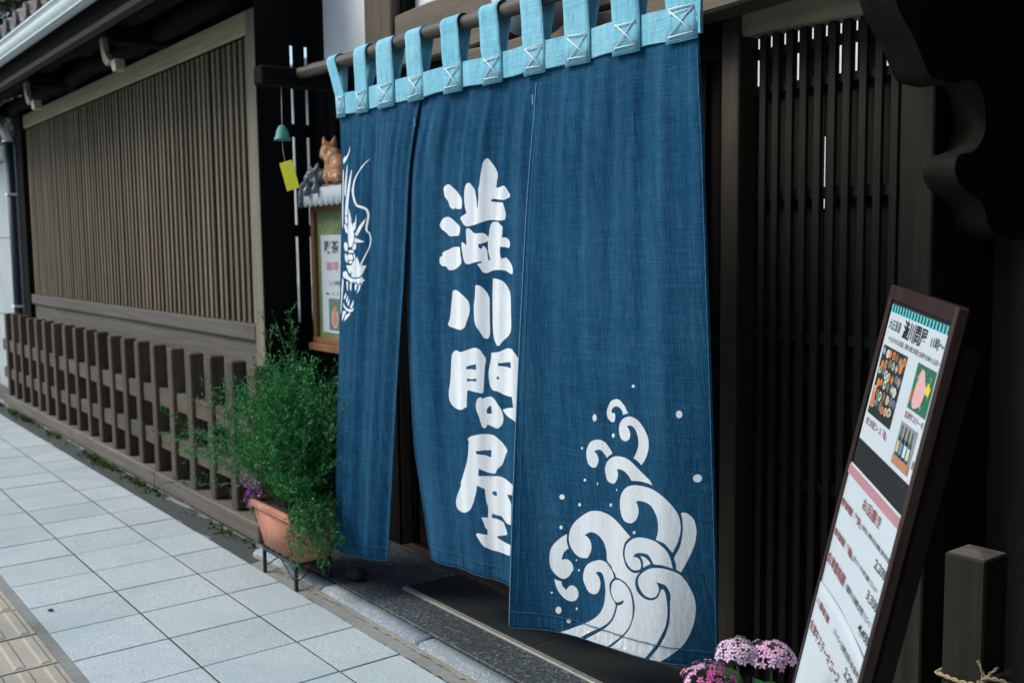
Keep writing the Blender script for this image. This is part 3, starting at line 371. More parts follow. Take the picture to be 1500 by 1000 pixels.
"5560,8641 5633,8638 5715,8639 5804,8645 5903,8659 6008,8679 6102,8702 6179,8730 6246,8761 6302,8798 6348,8841 6384,8890 6413,8941 6434,8997 6448,9055 6453,9112 6451,9165 6440,9217 6418,9271 6386,9327 6342,9384 6281,9441 6204,9497 6107,9552 5989,9610 5849,9672 5685,9736 5493,9805 5256,9889 4993,9976 4934,9990 3602,9990 3757,9950 3944,9900 4152,9843 4379,9780 4582,9721 4743,9671 4882,9625 5007,9577 5122,9529 5223,9479 5312,9427 5386,9367 5446,9306 5496,9249 5538,9199 5569,9153 5589,9122 5638,9116 5707,9108 5774,9095 5836,9076 5896,9053 5937,9031 5949,9013 5943,8996 5937,8985 5907,8994 5862,9007 5804,9022 5728,9039 5640,9057 5558,9067 5491,9065 5431,9054 5375,9037 5318,9011 5265,8978 5225,8944 5203,8913 5194,8882 5196,8850 5206,8815 5226,8780 5257,8747 5300,8717 5354,8690 5408,8669 5455,8655 5503,8646",
"2650,8030 2641,8066 2630,8117 2631,8167 2656,8216 2693,8264 2720,8297 2647,8322 2545,8357 2458,8395 2402,8439 2361,8486 2337,8523 2343,8544 2364,8550 2398,8541 2448,8528 2508,8519 2578,8515 2659,8514 2736,8521 2810,8539 2880,8566 2933,8594 2961,8626 2970,8661 2968,8690 2956,8704 2932,8713 2896,8729 2846,8760 2784,8798 2717,8832 2643,8860 2564,8884 2486,8901 2413,8910 2339,8912 2259,8909 2168,8899 2069,8883 1975,8861 1883,8832 1797,8797 1731,8760 1691,8719 1669,8677 1655,8646 1656,8633 1653,8602 1652,8559 1658,8514 1674,8468 1698,8419 1741,8371 1810,8324 1899,8279 2001,8234 2117,8190 2243,8147 2360,8109 2472,8077 2577,8049",
"1916,8942 1949,8949 1997,8958 2056,8965 2135,8967 2223,8967 2285,8966 2292,8989 2305,9022 2337,9052 2407,9077 2495,9099 2559,9114 2594,9091 2647,9059 2705,9032 2768,9014 2837,9000 2909,8995 2989,9001 3072,9016 3140,9035 3188,9059 3220,9087 3237,9116 3237,9147 3221,9180 3189,9210 3142,9239 3079,9266 3008,9287 2927,9302 2837,9312 2746,9316 2652,9314 2556,9306 2464,9293 2377,9274 2293,9250 2215,9222 2143,9190 2077,9154 2021,9118 1979,9079 1947,9039 1925,9005 1915,8978 1915,8956"]
PRINT_RD=["4470,5805 4454,5838 4413,5863 4356,5875 4300,5869 4258,5847 4244,5816 4260,5783 4302,5758 4359,5746 4415,5752 4455,5774",
"5419,6063 5408,6083 5377,6099 5336,6107 5295,6104 5265,6092 5254,6073 5265,6053 5294,6037 5335,6029 5377,6032 5408,6045",
"8786,5545 8767,5577 8716,5602 8647,5614 8580,5608 8531,5587 8514,5556 8532,5524 8582,5499 8650,5488 8719,5493 8768,5514",
"9540,6558 9514,6593 9447,6622 9356,6636 9265,6632 9199,6610 9176,6577 9202,6541 9270,6512 9362,6499 9453,6503 9518,6525",
"3656,6384 3647,6395 3623,6404 3589,6409 3557,6408 3533,6402 3525,6393 3534,6382 3558,6373 3590,6368 3624,6369 3648,6375",
"3830,6946 3819,6961 3790,6973 3750,6980 3710,6979 3681,6971 3671,6958 3682,6943 3712,6931 3752,6924 3792,6925 3820,6933",
"4526,6964 4521,6976 4508,6985 4491,6990 4474,6988 4462,6980 4458,6968 4463,6956 4475,6946 4493,6942 4509,6944 4522,6952",
"5573,7003 5568,7012 5555,7020 5537,7023 5519,7022 5506,7017 5501,7008 5506,6999 5519,6991 5537,6987 5555,6988 5568,6994",
"2558,7344 2537,7370 2481,7392 2405,7403 2329,7402 2273,7387 2253,7364 2275,7337 2333,7315 2409,7304 2484,7305 2539,7320",
"3478,7423 3466,7440 3436,7454 3396,7461 3356,7460 3328,7450 3318,7435 3329,7418 3359,7404 3398,7397 3438,7398 3468,7408",
"5263,7297 5254,7314 5228,7328 5194,7335 5159,7333 5135,7323 5126,7307 5135,7290 5160,7276 5194,7269 5228,7271 5254,7281",
"2410,7923 2398,7942 2365,7958 2321,7966 2278,7965 2246,7953 2235,7936 2248,7916 2281,7900 2325,7892 2369,7894 2400,7905",
"6582,7687 6572,7703 6546,7716 6511,7723 6475,7722 6448,7712 6438,7698 6448,7681 6474,7668 6510,7661 6546,7662 6572,7672",
"3203,8486 3196,8495 3181,8503 3160,8507 3139,8506 3125,8501 3120,8492 3126,8483 3141,8475 3162,8471 3183,8472 3198,8477",
"3348,8665 3340,8678 3319,8688 3292,8694 3265,8693 3245,8686 3239,8675 3247,8662 3267,8652 3295,8646 3322,8647 3341,8654",
"1814,9226 1806,9238 1784,9247 1755,9252 1726,9251 1706,9245 1699,9234 1706,9222 1727,9213 1756,9208 1785,9209 1806,9215",
"2272,9535 2248,9572 2185,9604 2100,9620 2017,9617 1958,9596 1937,9562 1961,9525 2022,9494 2107,9477 2191,9480 2252,9501",
"3170,9429 3162,9444 3142,9456 3115,9462 3088,9461 3069,9452 3063,9439 3071,9424 3091,9412 3118,9406 3145,9407 3164,9416",
"2773,9704 2755,9729 2707,9750 2644,9762 2582,9761 2538,9748 2523,9725 2541,9701 2587,9679 2650,9668 2713,9669 2758,9682",
"6512,5180 6503,5194 6475,5204 6438,5209 6399,5207 6371,5199 6360,5186 6370,5173 6399,5162 6437,5157 6475,5159 6502,5168"]
L_XL=[1.2391, 1.2331, 1.2234, 1.2115, 1.1977, 1.1826, 1.1681, 1.1566, 1.1456]
L_XR=[1.7761, 1.7007, 1.6627, 1.6239, 1.5781, 1.5354, 1.4926, 1.4491, 1.4047]
M_XL=[1.764, 1.6764, 1.6386, 1.6146, 1.5953, 1.5842, 1.5775, 1.5971, 1.6147]
M_XR=[2.3904, 2.3532, 2.32, 2.2831, 2.2424, 2.2009, 2.1567, 2.1097, 2.0603]
R_XL=[2.358, 2.3213, 2.2946, 2.2735, 2.2526, 2.2338, 2.2159, 2.2006, 2.1851]
R_XR=[2.9362, 2.9416, 2.9311, 2.9154, 2.8951, 2.8694, 2.8399, 2.8059, 2.7686]
# ------------------------------------------------------------------ the setting
bm = bmesh.new(); bm_box(bm, -250, 250, -250, 250, -.5, -.17)
tag(fin('ground', bm, MT['earth']), kind='structure')
walk = thing('sidewalk', kind='structure')
box('mortar_bed', -14, 9, -2.4, .985, -.16, -.0026, MT['joint'], walk, 0)
box('grout_strip', -14, 9, -.0235, .0135, -.01, -.0012, MT['mortar'], walk, 0)
def tile_mesh(w, d, bars=0):
    bm = bmesh.new(); g = .0034 if not bars else .005
    bm_box(bm, g, w-g, g, d-g, -.04, 0, .0012)
    for k in range(bars):
        yy = (k+.5)*d/bars
        vs = [(.014, yy-.018, 0), (w-.014, yy-.018, 0), (w-.014, yy+.018, 0), (.014, yy+.018, 0), (.022, yy-.011, .005), (w-.022, yy-.011, .005), (w-.022, yy+.011, .005), (.022, yy+.011, .005)]
        v = [bm.verts.new(p) for p in vs]
        for f in ((4,5,6,7),(0,1,5,4),(1,2,6,5),(2,3,7,6),(3,0,4,7)): bm.faces.new([v[i] for i in f])
    me = bpy.data.meshes.new('tile'); bm.normal_update(); bm.to_mesh(me); bm.free(); return me
COLS = [(.0105, .308), (.3185, .3195), (.638, .2155), (-.64, .302), (-.95, .31)]
for y, d in COLS:
    me = tile_mesh(.3, d-.001); me.materials.append(MT['paving'])
    for i in range(-24, 10):
        o = bpy.data.objects.new('paving_tile', me); COL.objects.link(o)
        o.location = (i*.3, y, rng.normal(0, .0006)); o.rotation_euler = (rng.normal(0, .0005), rng.normal(0, .0005), rng.normal(0, .0012)); par(o, walk)
me = tile_mesh(.3, .3, 4); me.materials.append(MT['tactile'])
for i in range(-24, 10):
    o = bpy.data.objects.new('tactile_tile', me); COL.objects.link(o)
    o.location = (i*.3-.02, -.3195, .001+rng.normal(0, .0006)); o.rotation_euler = (0, rng.normal(0, .0015), rng.normal(0, .001)); par(o, walk)
box('outer_paving', -14, 9, -2.4, -.956, -.1, -.001, MT['paving'], walk, 0)
box('far_paving', -14, -7.2, -.955, .855, -.1, -.001, MT['paving'], walk, 0)
box('near_paving', 3.0, 9, -.955, .855, -.1, -.001, MT['paving'], walk, 0)
# uneven mortar margin between the last tile and the house
def strip_mesh(x0, x1, yf0, yf1, z, dx=.05, amp=.006, seed=1, ny=4, zamp=.003):
    r = np.random.default_rng(seed); xs = np.arange(x0, x1+dx*.5, dx); V = []; F = []
    for i, x in enumerate(xs):
        a, b = yf0(x)+r.normal(0, amp), yf1(x)+r.normal(0, amp*.4)
        for j in range(ny+1): V.append((x, a+(b-a)*j/ny, z(x, j/ny)+r.normal(0, zamp)))
    for i in range(len(xs)-1):
        for j in range(ny):
            k = i*(ny+1)+j; F.append((k, k+ny+1, k+ny+2, k+1))
    return mesh('strip', V, F)
link('mortar_margin', strip_mesh(-9, .62, lambda x: .8505, lambda x: 1.02, lambda x, v: -.004+.008*v-.006*math.sin(v*3.1), seed=2, amp=.002, zamp=.0012, dx=.07), walk, MT['mortar'], smooth=True)
link('mortar_margin', strip_mesh(.62, 4.2, lambda x: .848+.002*math.sin(x*7), lambda x: .914, lambda x, v: .001+.011*v**1.2, seed=3, amp=.002, zamp=.0006, dx=.03), walk, MT['mortar'], smooth=True)
link('tan_seam', strip_mesh(.55, 4.2, lambda x: .886+.002*math.sin(x*5), lambda x: .909, lambda x, v: .0125+.0015*math.sin(v*3.1), seed=4, amp=.0025, dx=.02, zamp=.0006), walk, MT['tan'], smooth=True)
road = thing('road', kind='structure')
box('asphalt_sheet', -60, 60, -9.5, -2.55, -.2, -.12, MT['asphalt'], road, 0)
bm = bmesh.new()
for i in range(-14, 10): bm_box(bm, i*.6+.004, i*.6+.596, -2.55, -2.4, -.2, .0, .012)
fin('kerb_stone_row', bm, MT['curb'], road)['kind'] = 'stuff'
ent = thing('entrance_floor', kind='structure')
bx = [.50, 1.12, 1.80, 2.45, 3.08, 3.7, 4.3]
for a, b in zip(bx, bx[1:]):
    bm = bmesh.new(); bm_box(bm, 0, b-a-.006, 0, .082, 0, .078, .016); bmesh.ops.bevel(bm, geom=[e for e in bm.edges if abs(e.verts[0].co.z-.078) < 1e-4 and abs(e.verts[1].co.z-.078) < 1e-4], offset=.004, segments=2, affect='EDGES')
    fin('kerb_stone', bm, MT['curb'], ent, True, (a, .905+rng.normal(0, .002), -.05))
box('terrazzo_slab', .44, 4.2, .988, 1.142, -.1, .024, MT['terrazzo'], ent, .003)
box('terrazzo_slab', .44, 1.325, 1.1425, 1.6, -.1, .0235, MT['terrazzo'], ent, 0)
box('metal_strip', 1.328, 4.2, 1.1425, 1.166, -.02, .029, MT['strip'], ent, .002)
for a, b in ((1.328, 2.055), (2.055, 2.78), (2.78, 3.5), (3.5, 4.2)):
    box('floor_tile', a+.0025, b-.0025, 1.1665, 1.398, -.1, .0225, MT['blacktile'], ent, .002)
box('floor_tile_bed', 1.33, 4.2, 1.1665, 1.398, -.12, .0195, MT['strip'], ent, 0)
box('door_track', .88, 2.6, 1.40, 1.46, -.1, .035, MT['fascia'], ent, .004)
box('door_track', .88, 2.6, 1.465, 1.6, -.1, .03, MT['darkx'], ent, .004)

# moss along the foot of the fence: tufts nobody could count
V = []; F = []
for k in range(5200):
    x = rng.uniform(-6.5, .45); yv = .972-abs(rng.normal(0, .03)); n = math.sin(x*2.7)+math.sin(x*6.1+1)+.6*math.sin(x*14)
    if n < rng.normal(.2, .8) or yv < .865 or x > -.9 and rng.random() < .75: continue
    h = rng.uniform(.006, .02); a = rng.uniform(0, 6.3); w = rng.uniform(.004, .009); z = -.002
    b = len(V); dx, dy = math.cos(a)*w, math.sin(a)*w; tx, ty = rng.normal(0, .006, 2)
    V += [(x-dx, yv-dy, z), (x+dx, yv+dy, z), (x+dx*.6+tx, yv+dy*.6+ty, z+h*.7), (x+tx*1.5, yv+ty*1.5, z+h)]; F.append((b, b+1, b+2, b+3))
tag(link('moss', mesh('moss', V, F), None, MT['mosst']), kind='stuff')

# ------------------------------------------------------------------ the townhouse
H = thing('townhouse', 'dark timber shop front with a slatted bay window, tiled eaves and a curtained doorway', 'house', (0, 1.5, 0))
# bay with the lattice window
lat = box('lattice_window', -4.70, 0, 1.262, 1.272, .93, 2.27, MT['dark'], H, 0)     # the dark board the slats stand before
sm = None; nsl = 65
for i in range(nsl):
    x = -.141-i*.0706
    if sm is None:
        sm = box('slat', x-.0165, x+.0165, 1.232, 1.2445, .925, 2.272, MT['lattice'], lat, .0015)
    else:
        c = sm.copy(); COL.objects.link(c); c.location = (x+rng.normal(0, .0012), 1.23825+rng.normal(0, .001), .925); c.rotation_euler = (0, rng.normal(0, .0008), rng.normal(0, .02))
for zz in (1.38, 1.83): box('inner_rail', -4.69, -.11, 1.2615, 1.2635, zz, zz+.03, MT['darkx'], lat, 0)
box('post', -.104, 0, 1.215, 1.32, .70, 2.385, MT['postl'], H, .005)
box('post', -4.97, -4.72, 1.20, 1.34, 0, 2.45, MT['dark'], H, .005)
box('beam', -4.72, -.104, 1.222, 1.31, 2.284, 2.392, MT['latbeam'], H, .006)
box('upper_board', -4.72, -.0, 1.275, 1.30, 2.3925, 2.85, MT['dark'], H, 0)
box('head_strip', -4.72, -.104, 1.236, 1.262, 2.272, 2.2835, MT['darkx'], H, 0)
box('window_sill', -4.72, -.104, 1.212, 1.31, .845, .922, MT['sill'], H, .004)
box('skirt_board', -4.72, 0, 1.236, 1.30, .40, .838, MT['sill'], H, .003)
box('sill_lip', -4.72, -.0, 1.226, 1.30, .8385, .8445, MT['postl'], H, 0)
box('skirt_board', -4.72, 0, 1.25, 1.30, .02, .40, MT['darkx'], H, .003)
# side of the bay: dark stiles with two open slits showing the white wall added behind
side = thing('side_screen', None, None, (0, 1.4, .7)); par(side, H)
for y0, y1 in ((1.2165, 1.388), (1.402, 1.4615), (1.476, 1.56)):
    box('stile', .0005 if y0 < 1.3 else -.0015, .0045, y0, y1, .02, 2.85, MT['dark'], side, .001)
for z0, z1 in ((.02, .93), (1.338, 1.395), (1.808, 1.868), (2.23, 2.85)):
    box('rail', -.0065, -.002, 1.3205, 1.56, z0, z1, MT['darky'], side, .001)
# wall between the bay and the doorway
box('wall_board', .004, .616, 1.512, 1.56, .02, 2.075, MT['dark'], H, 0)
for x in (.21, .41): box('batten', x-.018, x+.018, 1.497, 1.5115, .03, 2.07, MT['dark'], H, .002)
box('beam', .004, .616, 1.485, 1.56, 2.076, 2.118, MT['darkx'], H, .004)
box('post', .012, .132, 1.499, 1.56, 0, 2.9, MT['dark'], H, .004)
box('plaster_panel', .133, .562, 1.50, 1.56, 2.1185, 2.9, MT['plaster'], H, 0)
box('post', .5625, .622, 1.484, 1.56, 2.119, 2.9, MT['dark'], H, .003)
box('post', .6225, .845, 1.44, 1.6, .0, 2.9, MT['brown'], H, .006)
box('wall_board', .624, .8435, 1.426, 1.4395, .02, 1.89, MT['dark'], H, .002)  # added dark board that paints the curtain's shade onto the post
box('post', .8455, .882, 1.484, 1.56, .0, 2.9, MT['dark'], H, .003)
# over the doorway: plaster, rough beam, dark head
box('plaster_panel', .8825, 4.0, 1.535, 1.58, 2.219, 3.0, MT['plaster'], H, 0)
def rough_beam(name, x0, x1, y0, y1, z0, z1, mat, seed, amp=.006, n=40):
    r = np.random.default_rng(seed); V = []; F = []; ph = r.uniform(0, 6.3, 8)
    for i in range(n+1):
        x = x0+(x1-x0)*i/n; w = amp*(math.sin(x*5+ph[0])+.6*math.sin(x*13+ph[1])); u = amp*(math.sin(x*4+ph[2])+.6*math.sin(x*11+ph[3])); q = amp*.7*math.sin(x*7+ph[4])
        V += [(x, y0+q, z0+w+.008), (x, y0+q, z1+u-.008), (x, y0+q+.008, z1+u), (x, y1, z1+u), (x, y1, z0+w), (x, y0+q+.008, z0+w)]
    for i in range(n):
        for j in range(6): F.append((i*6+j, i*6+(j+1) % 6, (i+1)*6+(j+1) % 6, (i+1)*6+j))
    F += [tuple(range(5, -1, -1)), tuple(range(n*6, n*6+6))]
    return link(name, mesh(name, V, F), H, mat)
rough_beam('beam', .8825, 4.0, 1.435, 1.58, 2.012, 2.213, MT['beam'], 5)
box('door_head', .8825, 2.585, 1.48, 1.58, 1.86, 2.003, MT['darkx'], H, .004)
rough_beam('beam', 1.30, 2.295, 1.425, 1.478, 1.885, 2.001, MT['beam'], 14, .005)
rough_beam('beam', 2.3, 3.35, 1.33, 1.43, 1.893, 1.985, MT['beam'], 9, .004)
# closed sliding doors behind the curtain
for a, b, yy in ((.884, 1.48, 1.505), (1.47, 2.05, 1.54), (2.04, 2.584, 1.505)):
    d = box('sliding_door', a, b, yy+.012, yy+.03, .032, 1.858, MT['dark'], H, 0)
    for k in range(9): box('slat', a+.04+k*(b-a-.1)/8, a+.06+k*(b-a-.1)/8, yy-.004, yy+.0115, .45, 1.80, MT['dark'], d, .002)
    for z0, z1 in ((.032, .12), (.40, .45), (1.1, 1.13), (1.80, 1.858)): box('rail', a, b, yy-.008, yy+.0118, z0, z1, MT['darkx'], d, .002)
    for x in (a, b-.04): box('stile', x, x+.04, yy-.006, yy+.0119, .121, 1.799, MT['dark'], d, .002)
# right of the curtain: pale lintel, post and the slatted door with daylight behind it
box('post', 2.586, 2.650, 1.455, 1.53, 0, 1.892, MT['doorpost'], H, .004)
rough_beam('lintel', 2.651, 3.128, 1.462, 1.54, 1.842, 1.93, MT['doorbeam'], 11, .003, 24)
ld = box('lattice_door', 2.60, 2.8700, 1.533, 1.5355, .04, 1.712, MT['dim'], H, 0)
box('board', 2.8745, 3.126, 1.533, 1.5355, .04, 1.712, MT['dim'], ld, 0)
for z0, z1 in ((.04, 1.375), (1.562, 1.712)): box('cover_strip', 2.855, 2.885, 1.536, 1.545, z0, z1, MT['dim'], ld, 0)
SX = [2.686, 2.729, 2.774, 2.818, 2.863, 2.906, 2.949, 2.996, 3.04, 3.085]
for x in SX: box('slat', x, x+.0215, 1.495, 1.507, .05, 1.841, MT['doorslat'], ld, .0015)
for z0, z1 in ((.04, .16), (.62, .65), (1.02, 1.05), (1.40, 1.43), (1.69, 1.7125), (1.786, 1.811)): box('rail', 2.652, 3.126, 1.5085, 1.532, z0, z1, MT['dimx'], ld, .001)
longs = {0, 3, 6, 7, 9}; q = .0315
for i, x in enumerate(SX):
    x0 = SX[i-1]-q if i else 2.58
    box('batten', x0, x-q-(.0075 if i in longs else 0), 1.534, 1.5365, 1.7125, 1.7995, MT['dim'], ld, 0)
    box('batten', x0, x-q-.0062, 1.534, 1.5365, 1.80, 1.86, MT['dim'], ld, 0)
box('batten', SX[-1]-q, 3.128, 1.534, 1.544, 1.7125, 1.86, MT['dim'], ld, 0)
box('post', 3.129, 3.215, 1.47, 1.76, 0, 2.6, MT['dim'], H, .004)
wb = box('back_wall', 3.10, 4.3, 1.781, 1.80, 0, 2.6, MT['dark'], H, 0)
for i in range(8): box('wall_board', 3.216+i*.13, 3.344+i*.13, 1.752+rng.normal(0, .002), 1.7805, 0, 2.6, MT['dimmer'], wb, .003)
# carved corbel under the eave on the right
cps = [(1.80, 2.1), (1.10, 2.1), (1.13, 1.86), (1.166, 1.785), (1.192, 1.752), (1.244, 1.708), (1.29, 1.652), (1.31, 1.638), (1.335, 1.634), (1.407, 1.632), (1.46, 1.645), (1.493, 1.640), (1.518, 1.622), (1.533, 1.595), (1.54, 1.545), (1.52, 1.508), (1.487, 1.487), (1.45, 1.482), (1.424, 1.472), (1.414, 1.45), (1.425, 1.425), (1.455, 1.402), (1.51, 1.385), (1.545, 1.362), (1.565, 1.322), (1.60, 1.30), (1.65, 1.29), (1.80, 1.288)]
cs_ = cps[:3]
for i in range(3, len(cps)-2):
    p0, p1, p2, p3 = (np.array(cps[j]) for j in (i-1, i, i+1, i+2))
    for t in (0, .34, .67): cs_.append(tuple(.5*(2*p1+(p2-p0)*t+(2*p0-5*p1+4*p2-p3)*t*t+(3*p1-p0-3*p2+p3)*t**3)))
cs_ += cps[-2:]
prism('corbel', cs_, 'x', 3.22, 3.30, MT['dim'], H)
# unseen two-storeyed wing right of the frame, added with its low eave to block light
wing = box('shading_wing_wall', 4.06, 9.5, .34, 1.9, 0, 5.4, MT['dark'], H, 0)
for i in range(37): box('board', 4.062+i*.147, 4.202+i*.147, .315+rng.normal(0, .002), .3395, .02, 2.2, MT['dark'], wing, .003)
bm = bmesh.new()
v = [bm.verts.new(p) for p in ((3.4,.22,2.30),(9.9,-.45,2.12),(9.9,1.9,3.05),(3.4,1.9,2.95),(3.4,.22,2.36),(9.9,-.45,2.18),(9.9,1.9,3.11),(3.4,1.9,3.01))]
for f in ((0,3,2,1),(4,5,6,7),(0,1,5,4),(1,2,6,5),(2,3,7,6),(3,0,4,7)): bm.faces.new([v[i] for i in f])
fin('shading_wing_eave', bm, MT['darkx'], H)
# bracket through which the curtain rod runs
box('bracket', .83, .91, .845, 1.44, 1.895, 1.963, MT['darky'], H, .006)
box('bracket', 3.04, 3.12, .845, 1.46, 1.895, 1.963, MT['darky'], H, .006)

# ------------------------------------------------------------------ white storehouse added behind, to show bright through the slits
sth = thing('backdrop', 'white plastered storehouse added behind the house to show bright through the slits', 'backdrop', (-5, 10, 0))
sw = box('wall', -15, 4, 8.5, 12, 0, 4.6, MT['plaster'], sth, 0)
box('base_course', -15.02, 4.02, 8.44, 8.499, 0, .5, MT['concrete'], sth, .01)
prism('roof', [(8.0, 4.55), (10.25, 5.7), (12.5, 4.55), (12.5, 4.66), (10.25, 5.82), (8.0, 4.66)], 'x', -15.4, 4.4, MT['tile'], sth)
# ------------------------------------------------------------------ unseen houses across the street, the tall ones added to block light
def row_house(x0, x1, h, label, wallm):
    t = thing('row_house', label, 'house', ((x0+x1)/2, -11.5, 0), 'houses across the street')
    w = box('wall', x0, x1, -16, -11, 0, h, wallm, t, 0)
    prism('roof', [(-16.6, h-.1), (-13.5, h+1.5), (-10.3, h-.1), (-10.3, h-.02), (-13.5, h+1.62), (-16.6, h-.02)], 'x', x0-.3, x1+.3, MT['tile'], t)
    for z in (1.0, 3.8):
        if z+1.3 < h:
            for k in range(int((x1-x0)//2.4)):
                f = box('window', x0+.7+k*2.4, x0+2.1+k*2.4, -10.995, -10.95, z, z+1.2, MT['dark'], t, 0); box('pane', x0+.78+k*2.4, x0+2.02+k*2.4, -10.949, -10.94, z+.08, z+1.12, MT['pipe'], f, 0)
row_house(1.2, 10.5, 7.2, 'tall dark boarded house across the street facing the curtain, added to block light', MT['brown'])
row_house(11.2, 24, 7.6, 'long dark boarded house across the street beyond the tall one, added to block light', MT['brown'])
row_house(-13, -3, 3.1, 'low single storey house across the street to the left', MT['fencex'])
# ------------------------------------------------------------------ eaves
ev = thing('eaves', None, None, (0, .78, 2.4)); par(ev, H)
XL, XR = -6.4, .10
slope = .42
YE, ZE = .775, 2.56                                   # the roof edge: fascia face and the deck's upper side there
zr = lambda y: ZE+(y-YE)*slope
def slope_bar(name, x0, x1, y0, y1, zb, zt, mat, parent):
    """a bar that climbs with the roof; zb and zt are its heights at y0"""
    bm = bmesh.new(); q = slope*(y1-y0)
    v = [bm.verts.new(p) for p in ((x0,y0,zb),(x1,y0,zb),(x1,y1,zb+q),(x0,y1,zb+q),(x0,y0,zt),(x1,y0,zt),(x1,y1,zt+q),(x0,y1,zt+q))]
    for f in ((0,3,2,1),(4,5,6,7),(0,1,5,4),(1,2,6,5),(2,3,7,6),(3,0,4,7)): bm.faces.new([v[k] for k in f])
    return fin(name, bm, mat, parent)
slope_bar('roof_deck', XL, XR, YE, 3.2, ZE-.03, ZE, MT['darkx'], ev)
box('fascia_board', XL, XR, YE, YE+.03, 2.418, ZE-.034, MT['darkx'], ev, .002)
box('rafter_strip', XL, XR, YE-.012, YE+.04, 2.385, 2.4175, MT['fascia'], ev, .003)
for i in range(29): slope_bar('rafter', XL+.1+i*.222, XL+.148+i*.222, YE+.045, 2.2, ZE-.095, ZE-.032, MT['darky'], ev)
for y, z, r_ in ((1.0, 2.50, .045), (1.165, 2.452, .055)):
    pts = [(XL+.2+k*(XR-XL-.4)/30, y+rng.normal(0, .006), z+rng.normal(0, .008)) for k in range(31)]
    tube('purlin', pts, [r_*(1+rng.normal(0, .08)) for _ in pts], MT['darkx'], ev, 10)
for x in (-1.215, -3.03, -4.85):
    a = box('arm_beam', x-.06, x+.06, .922, 1.274, 2.385, 2.46, MT['darky'], ev, .008)
    prism('arm_end', [(x-.085, 2.41), (x-.03, 2.418), (x+.0, 2.34), (x+.05, 2.295), (x+.085, 2.28), (x+.02, 2.262), (x-.03, 2.29), (x-.062, 2.34)], 'y', .895, .9215, MT['pale'], a)
    prism('arm_end', [(x+.085, 2.272), (x+.15, 2.282), (x+.165, 2.25), (x+.175, 2.225), (x+.125, 2.216), (x+.10, 2.235)], 'y', .90, .95, MT['pale'], a)
# gutter
gx = lambda k: math.pi*k/12
GY, GZ = .718, 2.545
gp = [(GY-.052*math.cos(gx(k)), GZ-.052*math.sin(gx(k))) for k in range(13)]
ins = [(GY+.046*math.cos(gx(k)), GZ-.046*math.sin(gx(k))) for k in range(13)]
poly = [(GY-.060, GZ+.030), (GY-.052, GZ+.038), (GY-.047, GZ+.03)]+gp+[(GY+.054, GZ+.02)]+[(p[0], p[1]+.004) for p in ins]
gut = prism('gutter', poly, 'x', XL-.1, XR+.05, MT['gutter'], ev)
box('gutter_bead', XL-.1, XR+.05, GY-.064, GY-.046, GZ+.027, GZ+.043, MT['gutter'], gut, .003)
box('gutter_bead', XL-.1, XR+.05, GY-.046, GY-.024, GZ-.058, GZ-.047, MT['gutter'], gut, .002)
for i in range(8): box('gutter_strap', -6.0+i*.8, -5.98+i*.8, GY-.06, YE, GZ+.044, GZ+.048, MT['gutter'], gut, 0)
# roof tiles: S-shaped pan-and-roll tiles, two courses at the edge and the rest joined further up
def stile_mesh(L=.34, pitch=.262):
    V = []; F = []; n = 14
    prof = []
    for k in range(n+1):
        u = k/n; x = u*pitch*1.06
        z = .06*math.sin(min(u/.42, 1)*math.pi) if u < .42 else -.022*math.sin((u-.42)/.58*math.pi)
        prof.append((x, z))
    for y in (0, L):
        for x, z in prof: V.append((x, y, z+.034+slope*y-(.0 if y == 0 else .012)))
        for x, z in prof: V.append((x, y, z+.034-.021+slope*y-(.0 if y == 0 else .012)))
    m = n+1
    for k in range(n):
        F += [(k, k+1, 2*m+k+1, 2*m+k), (m+k+1, m+k, 3*m+k, 3*m+k+1), (k+1, k, m+k, m+k+1), (2*m+k, 2*m+k+1, 3*m+k+1, 3*m+k)]
    F += [(0, 2*m, 3*m, m), (m-1, 2*m-1, 4*m-1, 3*m-1)]
    return mesh('roof_tile', V, F)
tm = stile_mesh(); tm.materials.append(MT['tile']); tm.polygons.foreach_set('use_smooth', [True]*len(tm.polygons))
for c in range(2):
    for i in range(25):
        o = bpy.data.objects.new('roof_tile', tm); COL.objects.link(o)
        y = YE-.10+c*.30; o.location = (XL+i*.262, y, zr(y)+.085+rng.normal(0, .003)); o.rotation_euler = (rng.normal(0, .01), 0, rng.normal(0, .012)); par(o, ev)
cap = lathe('tile_cap', [(0, -.004), (.042, -.004), (.046, 0), (.046, .02), (0, .02)], MT['tile'], ev, seg=14, smooth=False)
cap.rotation_euler = (R(90), 0, 0); cl = [(XL+i*.262+.058, YE-.098, zr(YE-.10)+.128) for i in range(25)]
cap.location = cl[0]; copies(cap, cl[1:])
V = []; F = []
n = 6; vs = np.array([v.co[:] for v in tm.vertices]); fs = [tuple(p.vertices) for p in tm.polygons]
for c in range(2, 9):
    for i in range(25):
        b = len(V); y = YE-.10+c*.30; V += [tuple(v) for v in vs+np.array([XL+i*.262, y, zr(y)+.085])]; F += [tuple(q+b for q in f) for f in fs]
o = link('upper_tiles', mesh('upper_tiles', V, F), ev, MT['tile'], smooth=True); o['kind'] = 'stuff'
